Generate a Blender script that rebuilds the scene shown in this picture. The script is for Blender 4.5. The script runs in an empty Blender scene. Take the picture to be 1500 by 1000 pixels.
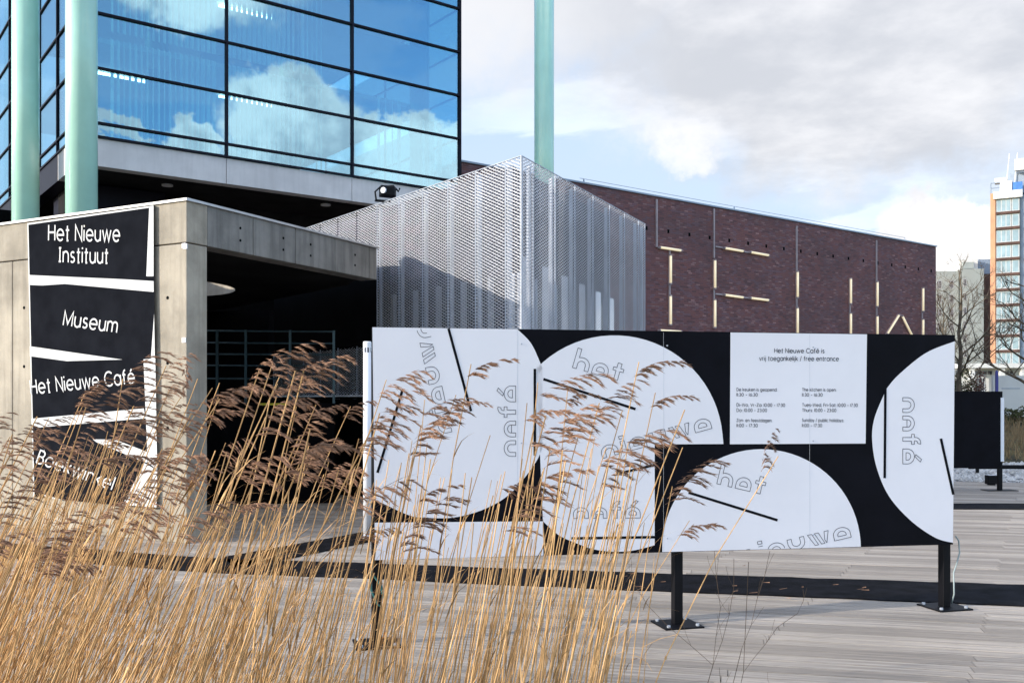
import bpy, bmesh, math, random
from mathutils import Vector, Matrix
R = math.radians
random.seed(7)
scene = bpy.context.scene
COL = scene.collection

# ------------------------------------------------------------------ camera
EYE, FPX, HOR = 1.75, 1400.0, 585.0
cd = bpy.data.cameras.new('camera')
cam = bpy.data.objects.new('camera', cd)
COL.objects.link(cam)
cam.location = (0, 0, EYE)
cam.rotation_euler = (R(90), 0, 0)
cd.sensor_width = 36.0
cd.lens = 36.0 * FPX / 1500.0
cd.shift_y = (HOR - 500.0) / 1500.0
cd.clip_start, cd.clip_end = 0.05, 3000
scene.camera = cam

# ------------------------------------------------------------------ light and sky
SUN_DIR = Vector((-0.94, -0.34, 0.0)).normalized()
SUN_EL = R(15)
SUN_VEC = Vector((SUN_DIR.x * math.cos(SUN_EL), SUN_DIR.y * math.cos(SUN_EL), math.sin(SUN_EL)))
sl = bpy.data.lights.new('sun', 'SUN')
sl.energy, sl.angle, sl.color = 1.9, R(0.6), (1.0, 0.92, 0.80)
so = bpy.data.objects.new('sun', sl)
COL.objects.link(so)
so.rotation_euler = (-SUN_VEC).to_track_quat('-Z', 'Y').to_euler()
so.location = (-30, -5, 40)

scene.view_settings.view_transform = 'Standard'
scene.view_settings.look = 'None'
scene.view_settings.exposure = 1.42
scene.view_settings.gamma = 1.0
scene.view_settings.use_curve_mapping = False

world = bpy.data.worlds.new('World')
scene.world = world
world.use_nodes = True
NT = world.node_tree
NT.nodes.clear()

class NB:
    """small node builder"""
    def __init__(s, nt): s.nt = nt
    def n(s, t, **kw):
        x = s.nt.nodes.new(t)
        for k, v in kw.items(): setattr(x, k, v)
        return x
    def put(s, sock, v):
        if isinstance(v, (int, float)): sock.default_value = v
        elif isinstance(v, (tuple, list)):
            sock.default_value = tuple(v) if len(v) == len(sock.default_value) else tuple(v) + (1.0,)
        else: s.nt.links.new(v, sock)
    def m(s, op, a, b=0.0, c=None, clamp=False):
        x = s.n('ShaderNodeMath', operation=op, use_clamp=clamp)
        s.put(x.inputs[0], a); s.put(x.inputs[1], b)
        if c is not None: s.put(x.inputs[2], c)
        return x.outputs[0]
    def step(s, x, lo, hi, a=0.0, b=1.0):
        r = s.n('ShaderNodeMapRange', interpolation_type='SMOOTHSTEP')
        s.put(r.inputs[0], x); s.put(r.inputs[1], lo); s.put(r.inputs[2], hi); s.put(r.inputs[3], a); s.put(r.inputs[4], b)
        return r.outputs[0]
    def mix(s, f, a, b, mode='MIX'):
        x = s.n('ShaderNodeMix', data_type='RGBA', blend_type=mode)
        s.put(x.inputs[0], f); s.put(x.inputs[6], a); s.put(x.inputs[7], b)
        return x.outputs[2]
    def noise(s, vec, scale, detail=4.0, rough=0.55, dist=0.0):
        x = s.n('ShaderNodeTexNoise')
        if vec is not None: s.put(x.inputs['Vector'], vec)
        x.inputs['Scale'].default_value = scale; x.inputs['Detail'].default_value = detail
        x.inputs['Roughness'].default_value = rough; x.inputs['Distortion'].default_value = dist
        return x.outputs[0]
    def comb(s, x, y, z):
        c = s.n('ShaderNodeCombineXYZ')
        s.put(c.inputs[0], x); s.put(c.inputs[1], y); s.put(c.inputs[2], z)
        return c.outputs[0]
    def mapping(s, vec, scale=(1, 1, 1), loc=(0, 0, 0), rot=(0, 0, 0)):
        x = s.n('ShaderNodeMapping')
        s.put(x.inputs[0], vec); x.inputs[1].default_value = loc; x.inputs[2].default_value = rot; x.inputs[3].default_value = scale
        return x.outputs[0]

b = NB(NT)
sky = b.n('ShaderNodeTexSky', sky_type='NISHITA', sun_disc=False)
sky.sun_elevation = SUN_EL
sky.sun_rotation = math.atan2(SUN_DIR.x, SUN_DIR.y)
sky.altitude = 0; sky.air_density = 1.0; sky.dust_density = 0.6; sky.ozone_density = 2.0
tc = b.n('ShaderNodeTexCoord')
sp = b.n('ShaderNodeSeparateXYZ'); b.put(sp.inputs[0], tc.outputs['Generated'])
dx, dy, dz = sp.outputs
zz = b.m('ADD', b.m('MAXIMUM', dz, 0.0), 0.16)
cu, cv = b.m('DIVIDE', dx, zz), b.m('DIVIDE', dy, zz)
cp = b.comb(cu, cv, 0.0)
n1 = b.noise(b.mapping(cp, loc=(5.6, 0.4, 0)), 0.95, 8.0, 0.56, 0.2)
n2 = b.noise(b.mapping(cp, loc=(8.3, 4.2, 0.6)), 1.9, 6.0, 0.6)
nd = b.noise(tc.outputs['Generated'], 9.0, 8.0, 0.6)
ne = b.noise(b.mapping(tc.outputs['Generated'], loc=(4.0, 2.0, 7.0)), 12.0, 8.0, 0.62)
# cloud banks of the northern half of the sky, as soft ellipses in direction space
ysafe = b.m('MAXIMUM', dy, 0.08)
ax = b.m('ADD', b.m('DIVIDE', dx, ysafe), b.m('MULTIPLY', b.m('SUBTRACT', nd, 0.5), 0.22))
az = b.m('ADD', b.m('DIVIDE', dz, ysafe), b.m('MULTIPLY', b.m('SUBTRACT', ne, 0.5), 0.17))
def bank(px, py, rx, ry, soft=0.75):
    x0, z0 = (px - 750) / FPX, (HOR - py) / FPX
    ex = b.m('POWER', b.m('ABSOLUTE', b.m('DIVIDE', b.m('SUBTRACT', ax, x0), rx / FPX)), 2.0)
    ez = b.m('POWER', b.m('ABSOLUTE', b.m('DIVIDE', b.m('SUBTRACT', az, z0), ry / FPX)), 2.0)
    return b.step(b.m('ADD', ex, ez), 1.0 + soft, 1.0 - soft)
front = b.step(dy, 0.15, 0.5)
grey_bank = b.m('MULTIPLY', b.m('MAXIMUM', bank(1250, 60, 400, 215, 0.6), bank(780, -60, 420, 200, 0.8)), front)
cumulus = b.m('MULTIPLY', b.m('MAXIMUM', bank(1395, 352, 100, 66, 0.35), b.m('MULTIPLY', bank(1000, 215, 60, 36, 0.95), 0.55)), front)
free = b.step(n1, 0.505, 0.545)
free = b.m('MULTIPLY', free, b.m('SUBTRACT', 1.0, b.m('MULTIPLY', front, 0.85)))
# the fair weather cumulus of the south-eastern sky, which the glass block mirrors
EX, EY = 0.869, -0.494
fw = b.m('ADD', b.m('MULTIPLY', dx, EX), b.m('MULTIPLY', dy, EY))
fws = b.m('MAXIMUM', fw, 0.1)
sx_ = b.m('ADD', b.m('DIVIDE', b.m('ADD', b.m('MULTIPLY', dx, -EY), b.m('MULTIPLY', dy, EX)), fws), b.m('MULTIPLY', b.m('SUBTRACT', nd, 0.5), 0.16))
sz_ = b.m('ADD', b.m('DIVIDE', dz, fws), b.m('MULTIPLY', b.m('SUBTRACT', ne, 0.5), 0.15))
def bank2(x0, z0, rx, rz, soft=0.25):
    ex = b.m('POWER', b.m('ABSOLUTE', b.m('DIVIDE', b.m('SUBTRACT', sx_, x0), rx)), 2.0)
    ez = b.m('POWER', b.m('ABSOLUTE', b.m('DIVIDE', b.m('SUBTRACT', sz_, z0), rz)), 2.0)
    return b.step(b.m('ADD', ex, ez), 1.0 + soft, 1.0 - soft)
back_ = b.step(fw, 0.35, 0.7)
cum2 = None
for bb in ((0.0, 0.285, 0.075, 0.052), (0.13, 0.265, 0.10, 0.036), (0.05, 0.235, 0.16, 0.032), (-0.095, 0.262, 0.028, 0.018), (-0.16, 0.255, 0.03, 0.010), (0.42, 0.22, 0.16, 0.06), (-0.5, 0.24, 0.2, 0.05), (-0.12, 0.41, 0.14, 0.03, 0.9)):
    k_ = bank2(*bb); cum2 = k_ if cum2 is None else b.m('MAXIMUM', cum2, k_)
cum2 = b.m('MULTIPLY', cum2, back_)
free = b.m('MULTIPLY', free, b.m('SUBTRACT', 1.0, b.m('MULTIPLY', b.m('MULTIPLY', back_, b.step(dz, 0.62, 0.45)), 0.9)))
shade = b.step(n2, 0.30, 0.72)
free_col = b.mix(shade, (3.6, 3.75, 4.1), (6.6, 6.5, 6.3))
grey_col = b.mix(b.m('MAXIMUM', b.step(n2, 0.36, 0.68), b.step(ax, 0.22, -0.06, 0.0, 0.8)), (1.84, 1.89, 2.03), (2.75, 2.74, 2.80))
hz = b.step(dz, 0.10, 0.80, 0.94, 0.0)                      # pale low sky
base = b.mix(b.m('MULTIPLY', hz, front), b.mix(1.0, sky.outputs[0], (0.78, 0.90, 1.04), 'MULTIPLY'), (1.88, 2.22, 2.72))
c1 = b.mix(free, base, free_col)
c1 = b.mix(cum2, c1, b.mix(b.step(ne, 0.38, 0.58), (3.6, 3.7, 4.0), (6.4, 6.3, 6.2)))
c2 = b.mix(b.m('MULTIPLY', grey_bank, 0.93), c1, grey_col)
c3 = b.mix(cumulus, c2, b.mix(b.step(ne, 0.35, 0.6), (2.5, 2.5, 2.6), (3.3, 3.25, 3.2)))
bg = b.n('ShaderNodeBackground'); b.put(bg.inputs[0], c3); bg.inputs[1].default_value = 0.138
wo = b.n('ShaderNodeOutputWorld'); NT.links.new(bg.outputs[0], wo.inputs[0])

# ------------------------------------------------------------------ helpers
def P(px, py, d):
    return Vector(((px - 750) / FPX * d, d, EYE - (py - HOR) / FPX * d))
def G(px, py, z=0.0):
    """point of the level z seen through a pixel of the photograph"""
    return P(px, py, (EYE - z) * FPX / (py - HOR))

class F:
    """vertical working frame: x along the face, y inward, z up"""
    def __init__(s, o, u):
        s.o = Vector((o[0], o[1], o[2] if len(o) > 2 else 0.0)); s.u = Vector((u[0], u[1], 0)).normalized()
        s.v = Vector((-s.u.y, s.u.x, 0)); s.a = math.atan2(s.u.y, s.u.x)
        s.M = Matrix.Translation(s.o) @ Matrix.Rotation(s.a, 4, 'Z')
    def w(s, x, y, z): return s.o + s.u * x + s.v * y + Vector((0, 0, z))
    def hit(s, px, py, y=0.0):
        r = Vector(((px - 750) / FPX, 1.0, -(py - HOR) / FPX)); c = Vector((0, 0, EYE))
        t = (s.o + s.v * y - c).dot(s.v) / r.dot(s.v)
        q = c + r * t - s.o
        return q.dot(s.u), q.z
    def sx(s, px, y=0.0): return s.hit(px, HOR, y)[0]

WORLD = {}
def wm(o): return WORLD.get(o.name, Matrix.Identity(4))
def tag(o, label=None, cat=None, group=None, kind=None):
    if label: o['label'] = label
    if cat: o['category'] = cat
    if group: o['group'] = group
    if kind: o['kind'] = kind
    return o
def link(o, parent, M):
    COL.objects.link(o)
    if parent is not None:
        o.parent = parent; o.matrix_local = wm(parent).inverted() @ M
    else: o.matrix_local = M
    WORLD[o.name] = M
    return o
def thing(name, label, cat, loc=(0, 0, 0), a=0.0, group=None, kind=None):
    o = bpy.data.objects.new(name, None); o.empty_display_size = 0.2
    link(o, None, Matrix.Translation(Vector(loc)) @ Matrix.Rotation(a, 4, 'Z'))
    return tag(o, label, cat, group, kind)

class MB:
    def __init__(s): s.v, s.f, s.smooth = [], [], False
    def quad(s, *p):
        i = len(s.v); s.v += [tuple(q) for q in p]; s.f.append(tuple(range(i, i + len(p)))); return s
    def box(s, x0, x1, y0, y1, z0, z1, bottom=True):
        i = len(s.v)
        s.v += [(x, y, z) for z in (z0, z1) for y in (y0, y1) for x in (x0, x1)]
        fs = [(4, 5, 7, 6), (0, 1, 5, 4), (1, 3, 7, 5), (3, 2, 6, 7), (2, 0, 4, 6)]
        if bottom: fs.append((0, 2, 3, 1))
        s.f += [tuple(i + k for k in q) for q in fs]; return s
    def prism(s, poly, z0, z1):
        i, n = len(s.v), len(poly)
        s.v += [(p[0], p[1], z0) for p in poly] + [(p[0], p[1], z1) for p in poly]
        s.f.append(tuple(i + n + k for k in range(n))); s.f.append(tuple(i + k for k in reversed(range(n))))
        for k in range(n):
            j = (k + 1) % n; s.f.append((i + k, i + j, i + n + j, i + n + k))
        return s
    def tube(s, pts, rad, n=8, cap=True):
        pts = [Vector(p) for p in pts]; m = len(pts); i0 = len(s.v)
        rr = rad if isinstance(rad, (list, tuple)) else [rad] * m
        ref = None
        for k, p in enumerate(pts):
            t = (pts[min(k + 1, m - 1)] - pts[max(k - 1, 0)]).normalized()
            if ref is None or abs(ref.dot(t)) > 0.95: ref = Vector((0, 0, 1)) if abs(t.z) < 0.9 else Vector((1, 0, 0))
            a = t.cross(ref).normalized(); c = t.cross(a)
            for q in range(n):
                an = 2 * math.pi * q / n
                s.v.append(tuple(p + (a * math.cos(an) + c * math.sin(an)) * rr[k]))
        for k in range(m - 1):
            for q in range(n):
                q2 = (q + 1) % n; A = i0 + k * n; B = A + n
                s.f.append((A + q, B + q, B + q2, A + q2))
        if cap:
            s.f.append(tuple(i0 + q for q in range(n))); s.f.append(tuple(i0 + (m - 1) * n + q for q in reversed(range(n))))
        return s
    def mesh(s, name, mat=None, smooth=False, fix=False):
        me = bpy.data.meshes.new(name); me.from_pydata(s.v, [], s.f); me.update()
        if fix:
            bm = bmesh.new(); bm.from_mesh(me); bmesh.ops.recalc_face_normals(bm, faces=bm.faces); bm.to_mesh(me); bm.free()
        if mat: me.materials.append(mat)
        if smooth:
            for p in me.polygons: p.use_smooth = True
        return me
def obj(name, mb, mat, parent=None, frame=None, smooth=False, fix=True, kind=None, bevel=0.0):
    """one mesh object; its vertices are given in FRAME (or in the parent's own space)"""
    me = mb.mesh(name, mat, smooth, fix) if isinstance(mb, MB) else mb
    o = bpy.data.objects.new(name, me)
    M = frame.M if frame is not None else wm(parent) if parent is not None else Matrix.Identity(4)
    link(o, parent, M)
    if kind: o['kind'] = kind
    if bevel:
        md = o.modifiers.new('bevel', 'BEVEL'); md.width = bevel; md.segments = 2; md.limit_method = 'ANGLE'
    return o

# ------------------------------------------------------------------ materials
MATS = {}
def mat(name, col, rough=0.7, metal=0.0, var=0.12, vscale=2.0, bump=0.0, bscale=40.0, streak=0.0, grain=None, spec=0.5, isl=0.0, coat=0.0, col2=None):
    m = bpy.data.materials.new(name); m.use_nodes = True; nt = m.node_tree
    q = NB(nt); bs = nt.nodes['Principled BSDF']
    bs.inputs['Roughness'].default_value = rough; bs.inputs['Metallic'].default_value = metal
    bs.inputs['Specular IOR Level'].default_value = spec
    if coat: bs.inputs['Coat Weight'].default_value = coat; bs.inputs['Coat Roughness'].default_value = 0.08
    tcn = q.n('ShaderNodeTexCoord'); v = tcn.outputs['Object']
    if grain: v = q.mapping(v, scale=grain)
    f = q.step(q.noise(v, vscale, 6.0, 0.62), 0.3, 0.7)
    dark = col2 or tuple(c * (1 - 2 * var) for c in col)
    lite = tuple(min(1, c * (1 + var)) for c in col)
    c = q.mix(f, dark, lite)
    if streak:
        st = q.step(q.noise(q.mapping(tcn.outputs['Object'], scale=(5, 5, 0.35)), 1.6, 5.0, 0.6), 0.42, 0.68)
        c = q.mix(q.m('MULTIPLY', st, streak), c, tuple(x * 0.35 for x in col))
    if isl:
        g = q.n('ShaderNodeNewGeometry'); oi = q.n('ShaderNodeObjectInfo')
        rnd = q.m('FRACT', q.m('ADD', g.outputs['Random Per Island'], oi.outputs['Random']))
        c = q.mix(q.step(rnd, 0.0, 1.0, 0.0, isl), c, tuple(x * 0.4 for x in col))
    q.put(bs.inputs['Base Color'], c)
    if bump:
        bn = q.n('ShaderNodeBump'); bn.inputs['Strength'].default_value = bump; bn.inputs['Distance'].default_value = 0.01
        q.put(bn.inputs['Height'], q.noise(v, bscale, 6.0, 0.65)); nt.links.new(bn.outputs[0], bs.inputs['Normal'])
    MATS[name] = m
    return m

M_conc = mat('concrete_warm', (0.40, 0.35, 0.28), 0.9, var=0.18, vscale=1.1, bump=0.45, bscale=60, streak=0.32)
M_conc_lt = mat('concrete_pale', (0.66, 0.63, 0.635), 0.85, var=0.06, vscale=0.8, bump=0.1, bscale=40, streak=0.10)
M_conc_shade = mat('concrete_soffit_shade', (0.022, 0.021, 0.022), 0.9, var=0.25, vscale=0.7, bump=0.2, spec=0.1)  # concrete painted near black for the shade under the soffits
M_cap = mat('zinc_capping', (0.46, 0.45, 0.45), 0.45, 0.3, var=0.06)
M_black = mat('black_cladding_and_shade', (0.004, 0.004, 0.005), 0.8, var=0.2, spec=0.05)  # cladding and holes, also painted shade in the porch
M_blackpaint = mat('black_paint', (0.005, 0.005, 0.007), 0.5, var=0.15, vscale=6, spec=0.15)
M_board = mat('black_print', (0.004, 0.004, 0.007), 0.55, var=0.15, vscale=3, spec=0.08)
M_white = mat('white_print', (0.82, 0.80, 0.835), 0.5, var=0.02, vscale=1.0)
M_vinyl = mat('white_vinyl', (0.60, 0.60, 0.60), 0.6, var=0.03, vscale=2, spec=0.2)
M_signblack = mat('sign_black', (0.0125, 0.0135, 0.0175), 0.8, var=0.12, vscale=3, spec=0.0)
M_ink = mat('ink', (0.02, 0.022, 0.04), 0.5, var=0.05)
M_green = mat('green_column_paint', (0.44, 0.74, 0.61), 0.28, var=0.05, vscale=0.6, coat=0.5)
M_frame = mat('window_frame_dark', (0.010, 0.009, 0.018), 0.5, var=0.1, spec=0.12)
M_galv = mat('galvanised_steel', (0.78, 0.79, 0.84), 0.42, 0.25, var=0.06, vscale=3)
M_steel = mat('steel_post', (0.44, 0.47, 0.53), 0.5, 0.2, var=0.08)
M_rubber = mat('rubber_mat', (0.008, 0.008, 0.011), 0.85, var=0.4, vscale=5, bump=0.5, bscale=120, spec=0.1)
M_plank = mat('weathered_plank', (0.50, 0.435, 0.375), 0.85, var=0.20, vscale=3.0, bump=0.6, bscale=30, grain=(0.35, 14, 6), isl=0.62, spec=0.2)
M_mud = mat('mud', (0.035, 0.028, 0.018), 0.9, var=0.4, vscale=3, bump=0.5)
M_bankgrass = mat('bank_grass', (0.10, 0.085, 0.03), 0.95, var=0.4, vscale=1.2, bump=0.6, bscale=20)
M_stone = mat('pale_stone', (0.62, 0.60, 0.58), 0.9, var=0.15, vscale=8, isl=0.6)
M_reed = mat('reed_straw', (0.76, 0.455, 0.205), 0.7, var=0.2, vscale=9, isl=0.85, spec=0.12)
M_plume = mat('reed_plume', (0.43, 0.25, 0.165), 0.9, var=0.2, vscale=20, isl=0.7, spec=0.1)
M_weed = mat('dead_weed', (0.10, 0.065, 0.04), 0.9, var=0.2)
M_bark = mat('bark', (0.14, 0.105, 0.07), 0.9, var=0.3, vscale=3)
M_leaf = mat('hedge_leaf', (0.075, 0.085, 0.02), 0.7, var=0.35, vscale=3, isl=0.6)
M_plaster = mat('grey_plaster', (0.36, 0.40, 0.39), 0.9, var=0.06, vscale=0.15)
M_whitewall = mat('white_render', (0.72, 0.71, 0.68), 0.85, var=0.05, vscale=0.3)
M_brownwall = mat('brown_wall', (0.10, 0.055, 0.045), 0.9, var=0.15, vscale=0.5)
M_orange = mat('orange_panel', (0.60, 0.30, 0.17), 0.7, var=0.08, vscale=0.3)
M_bluegrey = mat('blue_grey_cladding', (0.30, 0.36, 0.45), 0.5, var=0.08, vscale=0.3)
M_blue = mat('blue_sheet', (0.05, 0.18, 0.50), 0.5)
M_farframe = mat('far_window_frame', (0.50, 0.52, 0.53), 0.6, var=0.05)
M_farglass = mat('far_glass', (0.26, 0.36, 0.40), 0.15, var=0.15, vscale=0.3, spec=0.8)
M_darkglass = mat('dark_glass', (0.025, 0.028, 0.048), 0.15, var=0.2, spec=0.6)
def cloth_material():
    m = bpy.data.materials.new('curtain_cloth'); m.use_nodes = True; nt = m.node_tree; nt.nodes.clear(); q = NB(nt)
    df = q.n('ShaderNodeBsdfDiffuse'); df.inputs[0].default_value = (0.74, 0.84, 0.84, 1)
    tl = q.n('ShaderNodeBsdfTranslucent'); tl.inputs[0].default_value = (0.74, 0.84, 0.84, 1)
    mx = q.n('ShaderNodeMixShader'); mx.inputs[0].default_value = 0.4; nt.links.new(df.outputs[0], mx.inputs[1]); nt.links.new(tl.outputs[0], mx.inputs[2])
    o = q.n('ShaderNodeOutputMaterial'); nt.links.new(mx.outputs[0], o.inputs[0]); return m
M_curtain = cloth_material()
M_blind = mat('roller_blind', (0.30, 0.38, 0.45), 0.9, var=0.04)
M_paleblue = mat('pale_inner_panel', (0.70, 0.68, 0.74), 0.6, var=0.05)
M_yellow = mat('yellow_edge', (0.75, 0.62, 0.05), 0.6, var=0.05)
M_lamp_white = mat('white_lamp_paint', (0.78, 0.79, 0.84), 0.35, var=0.02)
M_cable = mat('grey_cable', (0.35, 0.42, 0.42), 0.5)
M_cable_green = mat('green_cable', (0.03, 0.16, 0.15), 0.5)
M_conduit = mat('conduit', (0.36, 0.29, 0.30), 0.5)
M_bluepost = mat('blue_post', (0.05, 0.05, 0.25), 0.5)

def brick_material():
    m = bpy.data.materials.new('dark_brick'); m.use_nodes = True; nt = m.node_tree
    q = NB(nt); bs = nt.nodes['Principled BSDF']; bs.inputs['Roughness'].default_value = 0.8
    tcn = q.n('ShaderNodeTexCoord'); sep = q.n('ShaderNodeSeparateXYZ'); q.put(sep.inputs[0], tcn.outputs['Object'])
    uv = q.comb(sep.outputs[0], sep.outputs[2], 0.0)
    bt = q.n('ShaderNodeTexBrick'); q.put(bt.inputs['Vector'], uv)
    bt.inputs['Color1'].default_value = (0, 0, 0, 1); bt.inputs['Color2'].default_value = (1, 1, 1, 1); bt.inputs['Mortar'].default_value = (0.5, 0.5, 0.5, 1)
    bt.inputs['Scale'].default_value = 1.0; bt.inputs['Mortar Size'].default_value = 0.008; bt.inputs['Brick Width'].default_value = 0.24
    bt.inputs['Row Height'].default_value = 0.075; bt.inputs['Mortar Smooth'].default_value = 0.2; bt.offset = 0.37
    rp = q.n('ShaderNodeValToRGB'); q.put(rp.inputs[0], bt.outputs['Color'])
    cr = rp.color_ramp; cr.elements[0].color = (0.11, 0.046, 0.052, 1); cr.elements[1].color = (0.33, 0.165, 0.16, 1)
    for p, c in ((0.3, (0.185, 0.07, 0.072, 1)), (0.55, (0.205, 0.075, 0.066, 1)), (0.8, (0.16, 0.088, 0.11, 1)), (0.92, (0.21, 0.108, 0.11, 1))):
        e = cr.elements.new(p); e.color = c
    big = q.step(q.noise(q.mapping(uv, scale=(1, 1.4, 1)), 0.45, 3.0, 0.5), 0.35, 0.7)
    c = q.mix(q.m('MULTIPLY', big, 0.45), rp.outputs[0], (0.085, 0.045, 0.05))
    c = q.mix(q.m('MULTIPLY', bt.outputs['Fac'], 0.7), c, (0.06, 0.048, 0.05))
    q.put(bs.inputs['Base Color'], c)
    bn = q.n('ShaderNodeBump'); bn.inputs['Strength'].default_value = 0.6; bn.inputs['Distance'].default_value = 0.02
    q.put(bn.inputs['Height'], q.m('SUBTRACT', 1.0, bt.outputs['Fac'])); nt.links.new(bn.outputs[0], bs.inputs['Normal'])
    return m
M_brick = brick_material()

def glass_material(name, tint, refl, gcol):
    m = bpy.data.materials.new(name); m.use_nodes = True; nt = m.node_tree; nt.nodes.clear(); q = NB(nt)
    tr = q.n('ShaderNodeBsdfTransparent'); tr.inputs[0].default_value = tint + (1,)
    gl = q.n('ShaderNodeBsdfGlossy'); gl.inputs[0].default_value = gcol + (1,); gl.inputs[1].default_value = 0.01
    lw = q.n('ShaderNodeLayerWeight'); lw.inputs[0].default_value = 0.25
    fac = q.m('ADD', refl, q.m('MULTIPLY', lw.outputs['Facing'], 0.45), clamp=True)
    mx = q.n('ShaderNodeMixShader'); q.put(mx.inputs[0], fac); nt.links.new(tr.outputs[0], mx.inputs[1]); nt.links.new(gl.outputs[0], mx.inputs[2])
    o = q.n('ShaderNodeOutputMaterial'); nt.links.new(mx.outputs[0], o.inputs[0])
    return m
M_glass = glass_material('facade_glass', (0.58, 0.79, 0.79), 0.27, (0.54, 0.79, 0.96))

def glow_material(name, col, strength):
    m = bpy.data.materials.new(name); m.use_nodes = True
    bs = m.node_tree.nodes['Principled BSDF']; bs.inputs['Base Color'].default_value = (0.75, 0.68, 0.5, 1)
    bs.inputs['Emission Color'].default_value = col + (1,); bs.inputs['Emission Strength'].default_value = strength
    return m
M_tube = glow_material('warm_tube', (1.0, 0.82, 0.52), 0.22)

def water_material():
    m = bpy.data.materials.new('pond_water'); m.use_nodes = True; q = NB(m.node_tree); bs = m.node_tree.nodes['Principled BSDF']
    bs.inputs['Base Color'].default_value = (0.03, 0.025, 0.012, 1); bs.inputs['Roughness'].default_value = 0.08
    tcn = q.n('ShaderNodeTexCoord'); bn = q.n('ShaderNodeBump'); bn.inputs['Strength'].default_value = 0.15
    q.put(bn.inputs['Height'], q.noise(tcn.outputs['Object'], 5.0, 3.0)); m.node_tree.links.new(bn.outputs[0], bs.inputs['Normal'])
    return m
M_water = water_material()

# ------------------------------------------------------------------ the ground
gm = MB().quad((-900, -200, -1.0), (900, -200, -1.0), (900, 2200, -1.0), (-900, 2200, -1.0))
tag(obj('ground', gm, M_bankgrass, fix=False), kind='structure')
wmb = MB().quad((-40, -3, -0.75), (60, -3, -0.75), (60, 48, -0.75), (-40, 48, -0.75))
tag(obj('water', wmb, M_water, fix=False), kind='structure')

# the reed bed's soil, in front of the deck
DU = Vector((0.975, -0.222, 0)).normalized()
E0 = G(550, 995)
DF = F((E0.x, E0.y), (DU.x, DU.y))
soil = MB()
NXS, NYS = 34, 14
for j in range(NYS + 1):
    for i in range(NXS + 1):
        x = -11 + i * 0.42; y = -5.0 + j * 0.36
        soil.v.append((x, y, -0.62 + random.uniform(-0.05, 0.06) if 0 < j < NYS and 0 < i < NXS else -0.8))
for j in range(NYS):
    for i in range(NXS):
        a = j * (NXS + 1) + i; soil.f.append((a, a + 1, a + NXS + 2, a + NXS + 1))
tag(obj('reed_bed_soil', soil, M_mud, None, DF, smooth=True), kind='structure')

# ------------------------------------------------------------------ deck of planks
deck = obj('deck', MB().box(-17, 17, 0.03, 16.4, -0.5, -0.045), M_black, None, DF)
tag(deck, kind='structure')
PW, GAP, BL = 0.145, 0.011, 2.84
cells = []
rows = int(16.4 / PW)
for j in range(rows):
    y = j * PW
    off = 1.98 + 0.29 * y + (1.42 if (j // 5) % 2 else 0.0)
    k0 = math.floor((-17 - off) / BL)
    x = off + k0 * BL
    while x < 17:
        cells.append((max(x, -17), min(x + BL, 17), y)); x += BL
def board_px(c):
    w = DF.w((c[0] + c[1]) / 2, c[2] + PW / 2, 0)
    return 750 + FPX * w.x / w.y, HOR + FPX * EYE / w.y, w.y
def in_view(c):
    px, py, d = board_px(c); return -60 < px < 1600 and d > 2
near = sorted((c for c in cells if in_view(c)), key=lambda c: (board_px(c)[2]))[:290]
nearset = set(near)
shared = {}
for c in near:
    L = round(c[1] - c[0], 2)
    if L < 0.1: continue
    if L not in shared:
        shared[L] = [MB().box(0.002, L - 0.003, 0, PW - GAP, -0.03, 0, bottom=False).mesh('plank', M_plank) for _ in range(1)]
    o = bpy.data.objects.new('plank', shared[L][0])
    link(o, deck, DF.M @ Matrix.Translation((c[0], c[2], random.uniform(-0.0015, 0.0015))))
far = MB()
for c in cells:
    if c not in nearset and c[1] - c[0] > 0.1:
        z = random.uniform(-0.002, 0.001)
        far.box(c[0] + 0.002, c[1] - 0.003, c[2], c[2] + PW - GAP, -0.03, z, bottom=False)
obj('plank', far, M_plank, deck, DF, fix=False, kind='stuff')
obj('edge_board', MB().box(-17, 17, -0.035, -0.004, -0.34, -0.006), M_plank, deck, DF)

def mat_strip(top, bot, name, label):
    mb = MB(); n = len(top); h = 0.014
    T = [G(*p) for p in top]; B = [G(*p) for p in bot]
    for k in range(n - 1):
        poly = [B[k], B[k + 1], T[k + 1], T[k]]
        mb.prism([(p.x, p.y) for p in poly], 0.003, h)
    c = (T[0] + B[-1]) / 2
    o = obj(name, mb, M_rubber)
    return tag(o, label, 'rubber mat')
def ipol(pts, n):
    """evenly resampled points with a little jitter in y, for a worn edge"""
    out = []
    tot = pts[-1][0] - pts[0][0]
    for i in range(n + 1):
        x = pts[0][0] + tot * i / n
        for (a, c) in zip(pts, pts[1:]):
            if a[0] <= x <= c[0] + 1e-6:
                t = (x - a[0]) / (c[0] - a[0]); out.append((x, a[1] + t * (c[1] - a[1]) + random.uniform(-0.6, 0.6))); break
    return out
mat_strip(ipol([(-120, 788), (60, 800), (310, 819), (500, 825), (1000, 842), (1500, 858), (1900, 871)], 60),
          ipol([(-120, 808), (60, 820), (310, 839), (500, 846), (1000, 868), (1500, 888), (1900, 904)], 60),
          'walkway_mat', 'long black rubber walkway mat running across the deck under the white sign')
mat_strip([(326, 817), (422, 800), (533, 780), (600, 768)], [(345, 833), (440, 815), (549, 792), (610, 780)],
          'walkway_mat', 'short black walkway mat slanting from the long mat towards the white lamp post')
mat_strip([(1200, 739), (1397, 738), (1700, 738)], [(1200, 748), (1397, 746), (1700, 746)],
          'walkway_mat', 'far black walkway mat in front of the small black board')

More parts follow.
